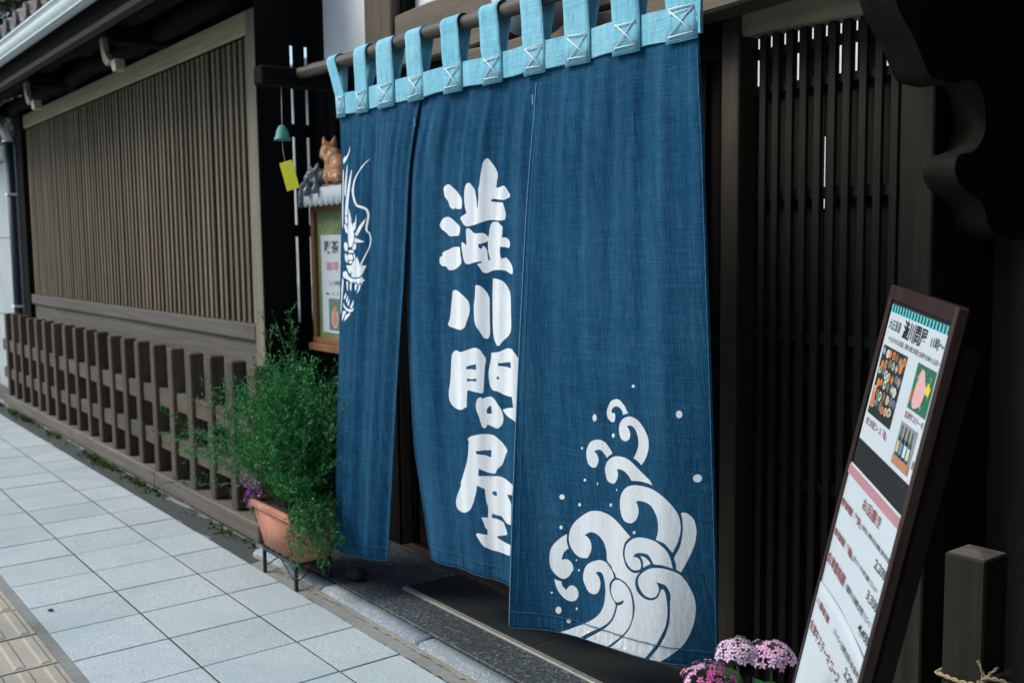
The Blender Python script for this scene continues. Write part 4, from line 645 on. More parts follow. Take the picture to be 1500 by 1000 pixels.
# ------------------------------------------------------------------ the shop curtain
ZT, YT = 1.753, .985
PAN = {
 'L': dict(zh=.165, XL=L_XL, XR=L_XR, H=[(0,.959),(.45,.977),(1,1.037)], fold=[(.007,2.3,.4,0),(.004,6.5,1.2,1),(.0025,13,0,4)]),
 'M': dict(zh=.215, XL=M_XL, XR=M_XR, H=[(0,1.08),(.5,1.11),(1,1.14)], fold=[(.008,2.6,2.0,.3),(.004,7.5,.5,1),(.0025,14,1,4)]),
 'R': dict(zh=.165, XL=R_XL, XR=R_XR, H=[(0,.992),(.11,1.05),(.24,1.095),(.4,1.118),(.54,1.125),(.7,1.143),(.82,1.177),(1,1.259)], fold=[(.006,1.8,.8,.5),(.0045,5.5,2.5,1.6),(.003,12,.5,4)]),
}
T9 = np.linspace(0, 1, 9)
def cpos(pn, s, t):
    d = PAN[pn]; s = np.asarray(s, float); t = np.asarray(t, float)
    h = crv(*zip(*d['H']), s)
    y = YT+(.006 if pn == 'M' else 0)+(h-YT)*t**1.5
    for a, k, ph, dec in d['fold']: y = y+a*np.sin(2*np.pi*k*s+ph)*np.exp(-dec*t)*np.minimum(1, t*10+.15)
    y = y+.0006*(np.sin(s*150)+.7*np.sin(s*233+1))*np.clip((t-.962)/.012, 0, 1)   # puckers above the hem
    xl = crv(T9, d['XL'], t); xr = crv(T9, d['XR'], t)
    return np.stack([xl+(xr-xl)*s, y, ZT-(ZT-d['zh'])*t], -1)
def parse(L): return [np.array([[float(v)/1e4 for v in q.split(',')] for q in p.split(' ')]) for p in L]
def inside(poly, P):
    x, y = P[:, 0], P[:, 1]; c = np.zeros(len(P), bool); j = len(poly)-1
    for i in range(len(poly)):
        xi, yi = poly[i]; xj, yj = poly[j]
        if yi != yj: c ^= ((yi > y) != (yj > y)) & (x < (xj-xi)*(y-yi)/(yj-yi)+xi)
        j = i
    return c
UW, VH = .6, 1.55
def cloth_panel(pn, white, holes, parent):
    polys = [np.clip(p, [0.003, 0.0], [.997, .999]) for p in white+holes]
    pts = []; edges = []
    for p in polys:
        q = p*[UW, VH]; keep = [q[0]]
        for a in q[1:]:
            if np.hypot(*(a-keep[-1])) > 6e-4: keep.append(a)
        if len(keep) > 2 and np.hypot(*(keep[0]-keep[-1])) < 6e-4: keep.pop()
        if len(keep) < 3: continue
        b = len(pts); pts += keep; edges += [(b+i, b+(i+1) % len(keep)) for i in range(len(keep))]
    nu, nv = 110, 130
    b = len(pts); ring = [(UW*i/nu, 0) for i in range(nu)]+[(UW, VH*j/nv) for j in range(nv)]+[(UW*(nu-i)/nu, VH) for i in range(nu)]+[(0, VH*(nv-j)/nv) for j in range(nv)]
    pts += [np.array(r) for r in ring]; edges += [(b+i, b+(i+1) % len(ring)) for i in range(len(ring))]
    allp = np.array(pts)
    for i in range(1, nu):
        for j in range(1, nv):
            g = np.array((UW*(i+(.5 if j % 2 else 0)-.25)/nu, VH*j/nv))
            pts.append(g)
    vo, eo, fo, *_ = geometry.delaunay_2d_cdt([Vector(p) for p in pts], edges, [], 0, 1e-5)
    st = np.array([v[:] for v in vo])/[UW, VH]; f = np.array([t for t in fo if len(t) == 3])
    cen = st[f].mean(1); ins = np.zeros(len(f), bool)
    for p in white: ins |= inside(p, cen)
    for p in holes: ins &= ~inside(p, cen)
    xyz = cpos(pn, st[:, 0], st[:, 1])
    me = mesh('cloth_panel', xyz, f.tolist())
    bm = bmesh.new(); bm.from_mesh(me); bmesh.ops.recalc_face_normals(bm, faces=bm.faces)
    bm.faces.ensure_lookup_table()
    if sum(fc.normal.y for fc in bm.faces) > 0: bmesh.ops.reverse_faces(bm, faces=bm.faces)
    bm.to_mesh(me); bm.free()
    o = link('cloth_panel', me, parent, [MT['dye'], MT['undyed']], smooth=True)
    me.polygons.foreach_set('material_index', ins.astype(np.int32))
    sol = o.modifiers.new('thickness', 'SOLIDIFY'); sol.thickness = .0014; sol.offset = -1
    return o
def ribbon(name, pts, w, mat, parent, side):
    """a flat strip along pts, w wide towards 'side', a hair proud of the cloth"""
    V = []; F = []
    for p in pts:
        p = np.array(p); V += [p-np.array(side)*w/2, p+np.array(side)*w/2]
    for i in range(len(pts)-1): F.append((2*i, 2*i+1, 2*i+3, 2*i+2))
    o = link(name, mesh(name, V, F), parent, mat, smooth=True)
    s = o.modifiers.new('t', 'SOLIDIFY'); s.thickness = .0008; s.offset = 0
    return o
NO = thing('shop_curtain', 'indigo split curtain with white characters and a curling wave, hung by aqua loops', 'curtain', (2.05, 1.0, 1.94))
pw = {'L': (parse(PRINT_L), []), 'M': (parse(PRINT_M), parse(PRINT_MH)), 'R': (parse(PRINT_R)+parse(PRINT_RD), [])}
for pn in 'LMR':
    pl = cloth_panel(pn, pw[pn][0], pw[pn][1], NO)
    tt = 1-.05/VH; ss = np.linspace(.004, .996, 60)
    P = cpos(pn, ss, np.full(60, tt)); P[:, 1] -= .0022; P[:, 2] += np.sin(ss*90)*.0008
    ribbon('hem_stitch', P, .0022, MT['hemthread'], pl, (0, 0, 1))
    P = cpos(pn, ss, np.full(60, .9985)); P[:, 1] -= .0022
    ribbon('hem_edge', P, .0022, MT['hemthread'], pl, (0, 0, 1))
    for s_, on in ((.003, pn in 'RM'), (.993, pn in 'LR')):
        if on:
            vv = np.linspace(.02, .997, 90); P = cpos(pn, np.full(90, s_), vv); P[:, 1] -= .0022
            ribbon('selvedge', P, .0026, MT['selv'] if pn == 'R' and s_ < .5 else MT['hemthread'], pl, (1, 0, 0))
    for s_ in ((.035,) if pn == 'R' else (.965,) if pn == 'L' else ()):
        vv = np.linspace(.03, .95, 90); P = cpos(pn, np.full(90, s_), vv); P[:, 1] -= .0022
        ribbon('seam', P, .0014, MT['hemthread'], pl, (1, 0, 0))
for x, z in ((2.349, 1.676), (1.752, 1.676)):
    bm = bmesh.new(); bm_box(bm, x-.003, x+.003, .9755, .9785, z-.014, z+.014, .001); fin('bar_tack', bm, MT['selv'], NO)
# aqua header band
bx0, bx1, nb = 1.236, 2.947, 90
V = []; F = []
for i in range(nb+1):
    x = bx0+(bx1-bx0)*i/nb; w = .0018*math.sin(x*23)+.0012*math.sin(x*51); dz = .002*math.sin(x*17)+.0012*math.sin(x*41)
    V += [(x, .9775+w, 1.751+dz), (x, .9765+w, 1.787), (x, .978+w, 1.8225+dz*.6), (x, .986+w, 1.8225+dz*.6), (x, .987+w, 1.751+dz)]
for i in range(nb):
    for j in range(5): F.append((i*5+j, i*5+(j+1) % 5, i*5+5+(j+1) % 5, i*5+5+j))
F += [(4, 3, 2, 1, 0), tuple(range(nb*5, nb*5+5))]
band = link('header_band', mesh('header_band', V, F), NO, MT['aqua'])
bm = bmesh.new(); bm.from_mesh(band.data); bmesh.ops.recalc_face_normals(bm, faces=bm.faces); bm.to_mesh(band.data); bm.free()
LX = [(1.238,1.303,-.062,-.066),(1.379,1.464,-.006,-.010),(1.5285,1.635,-.004,-.010),(1.717,1.8105,-.008,-.012),(1.921,2.018,-.010,-.014),(2.121,2.215,-.010,-.016),(2.313,2.406,-.010,-.014),(2.4865,2.5835,-.008,-.012),(2.664,2.759,-.010,-.014),(2.843,2.9405,-.016,-.024)]
RY, RZ, RR = 1.0, 1.941, .024
for li, (a, b, ta, tb) in enumerate(LX):
    prof = [(.9755, 1.741, 0), (.974, 1.79, 0), (.9755, 1.8235, .1)]
    for k in range(5): prof.append((.9755-.0012+.0012*math.sin(k*.9+li), 1.8235+(RZ-1.8235)*(k+1)/6, .1+.9*(k+1)/6))
    for k in range(13):
        an = math.pi*k/12; prof.append((RY-math.cos(an)*(RR+.0025), RZ+math.sin(an)*(RR+.003), 1))
    for k in range(1, 7): prof.append((RY+(RR+.0025)*(1-k/6)-.008*k/6, RZ-(RZ-1.80)*k/6, 1-.8*k/6))
    V = []; F = []; nw = 6
    for y, z, q in prof:
        for j in range(nw+1):
            u = j/nw; xa, xb = a+ta*q, b+tb*q
            V.append((xa+(xb-xa)*u, y+.0012*math.sin(u*7+li+z*16), z+(.006*math.sin(li*2.1+u*2) if .9 < q < 1.1 and z < RZ else 0)))
    for i in range(len(prof)-1):
        for j in range(nw): k = i*(nw+1)+j; F.append((k, k+1, k+nw+2, k+nw+1))
    lp = link('loop', mesh('loop', V, F), NO, MT['aqua'], smooth=True)
    s = lp.modifiers.new('t', 'SOLIDIFY'); s.thickness = .0012; s.offset = 0
    # the stitched box with its cross
    bm = bmesh.new(); i0, i1, z0, z1, yf = a+.012, b-.012, 1.757, 1.812, .9715
    def seg(p, q, r=.0016): tube_bm(bm, [(p[0], yf, p[1]), ((p[0]+q[0])/2, yf-.0012, (p[1]+q[1])/2+.0006), (q[0], yf, q[1])], r, 5)
    e = lambda: rng.normal(0, .0022)
    seg((i0+e(), z1+e()), (i1+e(), z1+e())); seg((i0+e(), z0+e()), (i1+e(), z0+e())); seg((i0+e(), z1+e()), (i1+e(), z0+e())); seg((i1+e(), z1+e()), (i0+e(), z0+e()))
    if li % 3 == 0: seg((i0, z1-.006), (i1, z1-.004), .001)
    fin('cross_stitch', bm, MT['thread'], lp, True)
    bm = bmesh.new(); tube_bm(bm, [(a+.003, yf+.001, 1.746), (b-.003, yf+.001, 1.746)], .001, 5); fin('edge_stitch', bm, MT['selv'], lp, True)

# ------------------------------------------------------------------ rod, lamp, bell
rp = [(.78+k*(3.30-.78)/40, 1.0+.0025*math.sin(k*.7), RZ+.003*math.sin(k*.45+1)) for k in range(41)]
tag(tube('curtain_rod', rp, [.0222+.0012*math.sin(k*1.9)+.0008*math.sin(k*3.7) for k in range(41)], MT['rod'], None, 14), 'brown polished wooden pole carrying the indigo curtain', 'curtain rod')
lm = thing('globe_lamp', 'round white glass globe lamp hanging behind the curtain loops', 'lamp', (2.0, 1.26, 2.055))
lathe('globe', [(.13*math.sin(math.pi*k/20)+1e-4, -.13*math.cos(math.pi*k/20)) for k in range(21)], MT['white'], lm, (2.0, 1.26, 2.055), 32)
lathe('cap', [(0, .045), (.05, .045), (.055, 0), (.055, -.02), (0, -.02)], MT['iron'], lm, (2.0, 1.26, 2.195), 20)
tube('stem', [(2.0, 1.26, 2.24), (2.0, 1.26, 2.7)], .008, MT['iron'], lm)
wc = thing('wind_bell', 'green bronze wind bell with a yellow tag on its cord', 'wind bell', (.87, .938, 1.86))
tube('cord', [(.87, .938, 1.895), (.872, .937, 1.82), (.869, .937, 1.745)], .0022, MT['cord'], wc, 5)
lathe('bell', [(.004, .052), (.013, .048), (.022, .03), (.027, .008), (.031, 0), (.033, -.006), (.029, -.004), (.022, .02), (.0, .04)], MT['verd'], wc, (.869, .937, 1.70), 20)
tube('clapper_cord', [(.869, .937, 1.735), (.874, .934, 1.66), (.902, .93, 1.605)], .0012, MT['cord'], wc, 5)
bm = bmesh.new(); bm_box(bm, -.027, .027, -.0012, .0012, -.108, 0, .0008)
tg = fin('paper_tag', bm, MT['yellow'], wc, loc=(.905, .93, 1.612)); tg.rotation_euler = (R(3), R(-14), R(38))

# ------------------------------------------------------------------ framed notice with awning and two cats
mf = thing('notice_frame', 'orange brown wooden notice frame with a green board and a white scalloped top', 'notice board', (.38, 1.44, .86))
y0, y1 = 1.415, 1.455
fx0, fx1, fz0, fz1 = .105, .66, .868, 1.485
box('frame_side', fx0, fx0+.030, y0, y1, fz0, fz1, MT['framewood'], mf, .003); box('frame_side', fx1-.03, fx1, y0, y1, fz0, fz1, MT['framewood'], mf, .003)
box('frame_rail', fx0-.002, fx1+.002, y0-.003, y1, fz0-.028, fz0-.0005, MT['framewood'], mf, .003); box('frame_rail', fx0+.0305, fx1-.0305, y0, y1, fz1-.03, fz1, MT['framewood'], mf, .003)
box('ledge', fx0-.01, fx1+.01, y0-.022, y1, fz0-.062, fz0-.0285, MT['framewood'], mf, .003)
gb = box('green_board', fx0+.0305, fx1-.0305, y0+.02, y0+.03, fz0, fz1-.031, MT['greenboard'], mf, 0)
bm = bmesh.new()
for k in range(9): tube_bm(bm, [(.19+k*.035, y0+.019, 1.40), (.20+k*.035+rng.normal(0, .01), y0+.019, 1.385), (.188+k*.036, y0+.019, 1.36+rng.normal(0, .01)), (.205+k*.036, y0+.019, 1.352)], .0012, 4)
fin('chalk_line', bm, flat('chalk', (.26, .34, .2)), gb)
sh = box('notice_sheet', .178, .60, y0+.016, y0+.0195, .892, 1.343, MT['sheet'], mf, 0)
def text(body, x0, x1, b0, b1, mat, parent, org, w, l, nrm, off=.0008, name='lettering', bold=.0, wmax=True):
    """lettering filling the box x0..x1 (along w) by b0..b1 (down l)"""
    cu = bpy.data.curves.new('t', 'FONT'); cu.body = body; cu.size = 1; cu.offset = bold; cu.resolution_u = 3
    to = bpy.data.objects.new('t', cu); COL.objects.link(to)
    dg = bpy.context.evaluated_depsgraph_get(); me = bpy.data.meshes.new_from_object(to.evaluated_get(dg))
    bpy.data.objects.remove(to); bpy.data.curves.remove(cu)
    v = np.array([q.co[:] for q in me.vertices]); mn, mx = v.min(0), v.max(0)
    a = (v[:, 0]-mn[0])/(mx[0]-mn[0]); b = (mx[1]-v[:, 1])/(mx[1]-mn[1])
    org, w, l, nrm = map(np.array, (org, w, l, nrm))
    P = org+np.outer(x0+a*(x1-x0), w)+np.outer(b0+b*(b1-b0), l)+nrm*off
    for q, p in zip(me.vertices, P): q.co = p
    me.name = name; me.materials.clear()
    return link(name, me, parent, mat)
fo = dict(org=(.0, y0+.016, 0), w=(1, 0, 0), l=(0, 0, -1), nrm=(0, -1, 0))
text('喫茶 開店', .213, .52, -1.318, -1.258, flat('green_ink', (.04, .07, .05)), sh, bold=.02, **fo)
text('珈琲 抹茶', .225, .50, -1.222, -1.180, flat('rose_ink', (.5, .16, .24)), sh, bold=.015, **fo)
text('11時〜', .262, .42, -1.135, -1.110, MT['ink'], sh, **fo); text('▲ どうぞお気軽に', .215, .56, -1.082, -1.068, MT['ink'], sh, **fo)
def disc(bm, c, w, l, nrm, rx, ry, off, n=12, wob=0.0, seed=0):
    r = np.random.default_rng(seed); c, w, l, nrm = map(np.array, (c, w, l, nrm)); vs = []
    for k in range(n):
        q = 1+wob*r.normal(); vs.append(bm.verts.new(tuple(c+w*rx*q*math.cos(k*2*math.pi/n)+l*ry*q*math.sin(k*2*math.pi/n)+nrm*off)))
    bm.faces.new(vs)
def quad(name, x0, x1, b0, b1, mat, parent, org, w, l, nrm, off=.0006, rows=None):
    org, w, l, nrm = map(np.array, (org, w, l, nrm))
    P = [org+w*x+l*b+nrm*off for x, b in ((x0, b0), (x1, b0), (x1, b1), (x0, b1))]
    o = link(name, mesh(name, P, [(0, 1, 2, 3)]), parent, mat); return o
def discs(name, lst, mat, parent, org, w, l, nrm, off=.001, wob=.06):
    bm = bmesh.new(); org_, w_, l_ = map(np.array, (org, w, l))
    for i, (x, b, rx, ry) in enumerate(lst): disc(bm, org_+w_*x+l_*b, w, l, nrm, rx, ry, off+i*2e-5, 14, wob, i)
    bmesh.ops.recalc_face_normals(bm, faces=bm.faces); o = fin(name, bm, mat, parent)
    if len(lst) > 1: o['kind'] = 'stuff'
    return o
quad('dish_photo', .242, .545, -1.052, -.905, flat('photo_green', (.12, .2, .16)), sh, **fo)
discs('dish_shape', [(.30, -.965, .032, .05), (.42, -.965, .05, .045)], flat('photo_cream', (.55, .5, .42)), sh, **fo)
discs('dish_shape', [(.30, -.96, .024, .036), (.30, -1.0, .018, .02), (.42, -.965, .03, .03)], flat('photo_salmon', (.55, .22, .16)), sh, off=.0014, **fo)
# scalloped awning strip
V = []; F = []; nA = 96; ax0, ax1 = .082, .70
for i in range(nA+1):
    x = ax0+(ax1-ax0)*i/nA; sc = abs(math.sin((x-ax0)*math.pi/.052)); z = 1.484-.012*sc
    for y, zz in ((1.452, 1.577), (1.40, 1.572), (1.376, 1.552), (1.370, z)): V.append((x, y+.0015*math.sin(x*60), zz))
for i in range(nA):
    for j in range(3): k = i*4+j; F.append((k, k+1, k+5, k+4))
aw = link('awning_strip', mesh('awning', V, F), mf, MT['sheet'], smooth=True); s = aw.modifiers.new('t', 'SOLIDIFY'); s.thickness = .003
tube('edge_cord', [V[i*4+3] for i in range(nA+1)], .0028, flat('scallop_edge', (.16, .2, .15)), aw, 5)
box('shelf', ax0, ax1, 1.385, 1.465, 1.555, 1.5695, MT['framewood'], mf, .002)
def blob(name, parts, mat, parent, vox=.006, cones=()):
    bm = bmesh.new()
    for (x, y, z), (a, b, c), rz, ry in parts:
        mt = Matrix.Translation((x, y, z)) @ Matrix.Rotation(rz, 4, 'Z') @ Matrix.Rotation(ry, 4, 'Y') @ Matrix.Diagonal((a, b, c, 1))
        bmesh.ops.create_icosphere(bm, subdivisions=3, radius=1, matrix=mt)
    for p, q, r0, r1 in cones: tube_bm(bm, [p, tuple((Vector(p)+Vector(q))/2), q], [r0, (r0+r1)*.55, r1], 10)
    me = bpy.data.meshes.new(name); bm.to_mesh(me); bm.free(); o = bpy.data.objects.new(name, me); COL.objects.link(o)
    rm = o.modifiers.new('r', 'REMESH'); rm.mode = 'VOXEL'; rm.voxel_size = vox
    sm_ = o.modifiers.new('s', 'SMOOTH'); sm_.iterations = 4; sm_.factor = .5
    dg = bpy.context.evaluated_depsgraph_get(); m2 = bpy.data.meshes.new_from_object(o.evaluated_get(dg)); bpy.data.objects.remove(o)
    m2.materials.clear(); return link(name, m2, parent, mat, smooth=True)
co = thing('cat_figurine', 'glazed orange and white cat figurine sitting upright on the scalloped frame top', 'figurine', (.36, 1.42, 1.571))
blob('cat_body', [((.40,1.425,1.63),(.062,.05,.068),0,0),((.352,1.42,1.672),(.046,.042,.062),0,.35),((.325,1.41,1.712),(.043,.038,.046),0,.2),((.300,1.40,1.698),(.026,.022,.02),0,.3),((.345,1.392,1.615),(.02,.02,.05),0,.1),((.37,1.385,1.60),(.026,.03,.022),0,0),((.43,1.39,1.595),(.05,.03,.026),0,0)], MT['catorange'], co, .005,
     [((.312,1.405,1.735),(.293,1.40,1.785),.02,.004),((.345,1.425,1.742),(.352,1.43,1.786),.02,.004)])
for dx, dy in ((.289, 1.388), (.304, 1.374)): lathe('eye', [(.0045*math.sin(math.pi*k/8)+1e-5, -.0045*math.cos(math.pi*k/8)) for k in range(9)], MT['ink'], co, (dx, dy, 1.717), 10)
cg = thing('cat_figurine', 'small grey tabby kitten figurine peering down over the scalloped edge', 'figurine', (.24, 1.40, 1.571))
blob('cat_body', [((.262,1.415,1.605),(.05,.04,.04),.3,-.3),((.238,1.372,1.612),(.036,.034,.034),0,0),((.232,1.347,1.598),(.022,.018,.018),0,0),((.206,1.365,1.566),(.015,.014,.036),0,.15),((.196,1.356,1.540),(.018,.016,.022),0,.1),((.276,1.368,1.572),(.014,.014,.036),0,-.15),((.281,1.356,1.545),(.017,.016,.02),0,0),((.188,1.40,1.588),(.028,.026,.022),0,.5)], MT['catgrey'], cg, .005,
     [((.214,1.375,1.636),(.196,1.378,1.668),.014,.003),((.262,1.378,1.638),(.272,1.382,1.67),.014,.003)])
tube('tail', [(.180,1.41,1.59), (.150,1.39,1.598), (.124,1.372,1.575), (.116,1.364,1.53), (.122,1.36,1.488), (.130,1.358,1.472)], [.012, .011, .0105, .010, .009, .004], MT['catgrey'], cg, 10)
for dx in (.226, .246): lathe('eye', [(.004*math.sin(math.pi*k/8)+1e-5, -.004*math.cos(math.pi*k/8)) for k in range(9)], MT['ink'], cg, (dx, 1.341, 1.614), 10)

# ------------------------------------------------------------------ potted shrub on its wire stand
st = thing('plant_stand', 'low black wire plant stand under the terracotta pot', 'plant stand', (.9, .93, 0))
sx0, sx1, sy0, sy1, sz = .757, 1.043, .852, .995, .094
for x, y in ((sx0, sy0), (sx1, sy0), (sx0, sy1), (sx1, sy1)): box('leg', x-.0065, x+.0065, y-.0065, y+.0065, 0.0 if y < .9 else .022, sz, MT['iron'], st, .0015)
for a in ((sx0-.006, sx1+.006, sy0-.0065, sy0+.0065), (sx0-.006, sx1+.006, sy1-.0065, sy1+.0065), (sx0-.0065, sx0+.0065, sy0+.007, sy1-.007), (sx1-.0065, sx1+.0065, sy0+.007, sy1-.007)): box('top_rail', *a, sz+.0005, sz+.0125, MT['iron'], st, .0015)
for k in range(4): box('slat', sx0+.05+k*.06, sx0+.058+k*.06, sy0+.007, sy1-.007, sz+.002, sz+.009, MT['iron'], st, .001)
for (x0, x1, y) in ((sx0, sx0+.13, sy0), (sx1, sx1-.13, sy0)):
    tube('brace', [(x0, y, .035), (x0+(x1-x0)*.3, y, .045), (x0+(x1-x0)*.7, y, .075), (x1, y, sz)], .003, MT['iron'], st, 6)
tube('brace', [(sx1, sy0, .035), (sx1, sy0+.03, .05), (sx1, sy0+.08, sz)], .003, MT['iron'], st, 6)
pp = thing('potted_shrub', 'terracotta trough with a feathery bright green shrub spilling over its rim', 'potted plant', (.9, .93, .107))
def taper_box(name, lo, hi, z0, z1, mat, parent, bev=.012):
    bm = bmesh.new(); v = [bm.verts.new(p) for p in ((lo[0],lo[2],z0),(lo[1],lo[2],z0),(lo[1],lo[3],z0),(lo[0],lo[3],z0),(hi[0],hi[2],z1),(hi[1],hi[2],z1),(hi[1],hi[3],z1),(hi[0],hi[3],z1))]
    for f in ((0,3,2,1),(4,5,6,7),(0,1,5,4),(1,2,6,5),(2,3,7,6),(3,0,4,7)): bm.faces.new([v[i] for i in f])
    bmesh.ops.bevel(bm, geom=list(bm.edges), offset=bev, segments=3, affect='EDGES'); return fin(name, bm, mat, parent, True)
taper_box('pot', (.768, 1.062, .848, 1.0), (.712, 1.085, .822, 1.03), .108, .285, MT['terra'], pp)
for a in ((.700, 1.095, .810, .834), (.700, 1.095, 1.018, 1.042), (.700, .724, .8345, 1.0175), (1.071, 1.095, .8345, 1.0175)): box('pot_rim', *a, .272, .300, MT['terra'], pp, .006)
taper_box('soil', (.725, 1.07, .835, 1.017), (.725, 1.07, .835, 1.017), .25, .292, MT['soil'], pp, .004)
class Bag:
    def __init__(s): s.V = []; s.F = []; s.n = 0
    def add(s, v, f): s.V.append(v); s.F.append(f+s.n); s.n += len(v)
    def out(s, name, mat, parent, smooth=False):
        V = np.concatenate(s.V); F = np.concatenate(s.F); me = bpy.data.meshes.new(name)
        me.vertices.add(len(V)); me.vertices.foreach_set('co', V.ravel()); k = F.shape[1]
        me.loops.add(F.size); me.loops.foreach_set('vertex_index', F.ravel().astype(np.int32)); me.polygons.add(len(F))
        me.polygons.foreach_set('loop_start', np.arange(0, F.size, k, dtype=np.int32)); me.polygons.foreach_set('loop_total', np.full(len(F), k, np.int32))
        me.update(calc_edges=True); me.validate(); return link(name, me, parent, mat, smooth=smooth)
def leaves(bag, base, dirs, L, Wd, droop=.0):
    """diamond leaves from base points along dirs"""
    n = len(base); d = dirs/np.linalg.norm(dirs, axis=1)[:, None]
    s = np.cross(d, rng.normal(size=(n, 3))); s /= np.linalg.norm(s, axis=1)[:, None]+1e-9
    L = np.broadcast_to(L, (n,))[:, None]; Wd = np.broadcast_to(Wd, (n,))[:, None]
    nn = np.cross(d, s)
    V = np.stack([base, base+d*L*.5+s*Wd*.5+nn*Wd*.15, base+d*L-np.array([0, 0, 1.])*droop*L, base+d*L*.5-s*Wd*.5+nn*Wd*.15], 1).reshape(-1, 3)
    bag.add(V, np.arange(4*n).reshape(n, 4))
fol = Bag(); stb = bmesh.new()
def spray(p0, d0, Ln, rise, nleaf, twigs, thick=.0022):
    """one wand: a curved stem with side twigs clothed in tiny leaves"""
    K = 9; P = [np.array(p0, float)]; d = np.array(d0, float); d /= np.linalg.norm(d)
    for k in range(K-1):
        d = d+np.array([0, 0, rise])/K+rng.normal(0, .09, 3); d /= np.linalg.norm(d); P.append(P[-1]+d*Ln/(K-1))
    P = np.array(P); tube_bm(stb, [tuple(p) for p in P[::2]], [thick*(1-.75*k/4) for k in range(5)], 4, False)
    for q in range(twigs):
        f = .12+.88*(q+rng.random())/twigs; i = min(int(f*(K-1)), K-2); a = f*(K-1)-i; b = P[i]*(1-a)+P[i+1]*a; dd = P[i+1]-P[i]; dd /= np.linalg.norm(dd)
        sd_ = np.cross(dd, rng.normal(size=3)); sd_ /= np.linalg.norm(sd_)+1e-9
        td = dd*.9+sd_*.75+np.array([0, 0, .12]); td /= np.linalg.norm(td); tl = Ln*rng.uniform(.09, .2)*(1.1-.55*f)
        u = np.linspace(.08, 1, nleaf); base = b+np.outer(u*tl, td)+np.outer(u**2*tl*.2, rng.normal(0, .5, 3))
        dirs = td*.75+rng.normal(0, .55, (nleaf, 3)); leaves(fol, base, dirs, rng.uniform(.006, .017, nleaf), rng.uniform(.0026, .0052, nleaf))
for k in range(260):
    a = rng.uniform(0, 2*math.pi); tl = abs(rng.normal(0, .30)); 
    d = (math.cos(a)*math.sin(tl), math.sin(a)*math.sin(tl)*.9, math.cos(tl)); x = rng.uniform(.78, 1.03); yv = rng.uniform(.86, 1.0)
    if x+d[0]*.5 > 1.2: continue
    spray((x, yv, .285), d, rng.uniform(.32, .62)*(1-.15*tl), .1, 13, 18)
for k in range(4): spray((.80+rng.normal(0, .03), .95, .5), (-.16+rng.normal(0, .05), 0, 1), rng.uniform(.46, .56), .1, 13, 18)
for k in range(22):                                      # long wands leaning left over the fence
    spray((.82+rng.normal(0, .05), .90+rng.normal(0, .03), rng.uniform(.3, .5)), (-.9, -.35+rng.normal(0, .25), .75+rng.normal(0, .25)), rng.uniform(.30, .50), rng.uniform(-.25, .25), 13, 17)
for k in range(9): spray((.80+rng.normal(0, .03), .88, rng.uniform(.3, .42)), (-.9, -.45+rng.normal(0, .15), .42+rng.normal(0, .12)), rng.uniform(.46, .60), rng.uniform(-.35, .05), 13, 18)
for k in range(34):                                      # hanging over the front and right of the pot
    x = rng.uniform(1.03, 1.09); spray((x, rng.uniform(.82, .95), .31), (.42+rng.normal(0, .15), -.05+rng.normal(0, .12), rng.uniform(.2, .7)), rng.uniform(.14, .30), -2.8, 12, 13)
for k in range(22): spray((rng.uniform(.95, 1.06), rng.uniform(.86, .98), .30), (rng.normal(.35, .2), -.3, .6), rng.uniform(.16, .27), -.4, 12, 14)
o = fol.out('foliage', MT['shrub'], pp); o['kind'] = 'stuff'
o = fin('stems', stb, MT['stem'], pp); o['kind'] = 'stuff'
# mauve flowers at its left
fb = Bag(); lb = Bag(); bm = bmesh.new()
for k in range(34):
    c = np.array([.715, .825, .325])+rng.normal(0, [.028, .015, .035]); 
    u = rng.normal(size=(9, 3)); u[:, 1] -= .6; leaves(fb, np.repeat(c[None], 9, 0), u, rng.uniform(.011, .019, 9), .011)
for k in range(5): tube_bm(bm, [(.73, .85, .29), (.72+rng.normal(0, .01), .835, .32), (.715+rng.normal(0, .02), .825, .35+rng.normal(0, .02))], .0016, 5)
for k in range(26):
    c = np.array([.70, .835, .285])+rng.normal(0, [.03, .012, .02]); u = rng.normal(size=(1, 3)); u[:, 1] -= .5; leaves(lb, c[None], u, .04, .012, .2)
fl = fin('flower_stem', bm, MT['stem'], pp); fb.out('flowers', MT['purple'], pp)['kind'] = 'stuff'; lb.out('flower_leaves', MT['leaf'], pp)['kind'] = 'stuff'

# ------------------------------------------------------------------ picket fence before the bay
fe = thing('picket_fence', 'low brown timber fence of square posts on a heavy base rail', 'fence', (-2.1, 1.01, 0))
s0 = None
for k in range(20):
    x = .357-k*.2645
    if s0 is None: s0 = box('picket', x, x+.068, .983, 1.053, .104, .782, MT['fence'], fe, .006)
    else:
        c = s0.copy(); COL.objects.link(c); c.location = (x+.034+rng.normal(0, .003), 1.018+rng.normal(0, .002), .104+rng.normal(0, .003)); c.rotation_euler = (0, rng.normal(0, .004), rng.normal(0, .015))
for z0, z1 in ((.462, .556), (.232, .318)):
    for k in range(20):
        xa = .357-k*.2645; box('rail_piece', xa-.1955+.0, xa-.0005, 1.0, 1.036, z0+rng.normal(0, .001), z1, MT['fencex'], fe, .003)
for a, b in ((-4.78, -2.62), (-2.617, -.94), (-.937, .436)): box('base_rail', a, b, .966, 1.082, .018, .1035, MT['base'], fe, .007)
for x in (-4.5, -3.2, -1.8, -.5, .38): box('foot_stone', x-.05, x+.05, .985, 1.06, -.1, .0175, MT['mortar'], fe, .004)

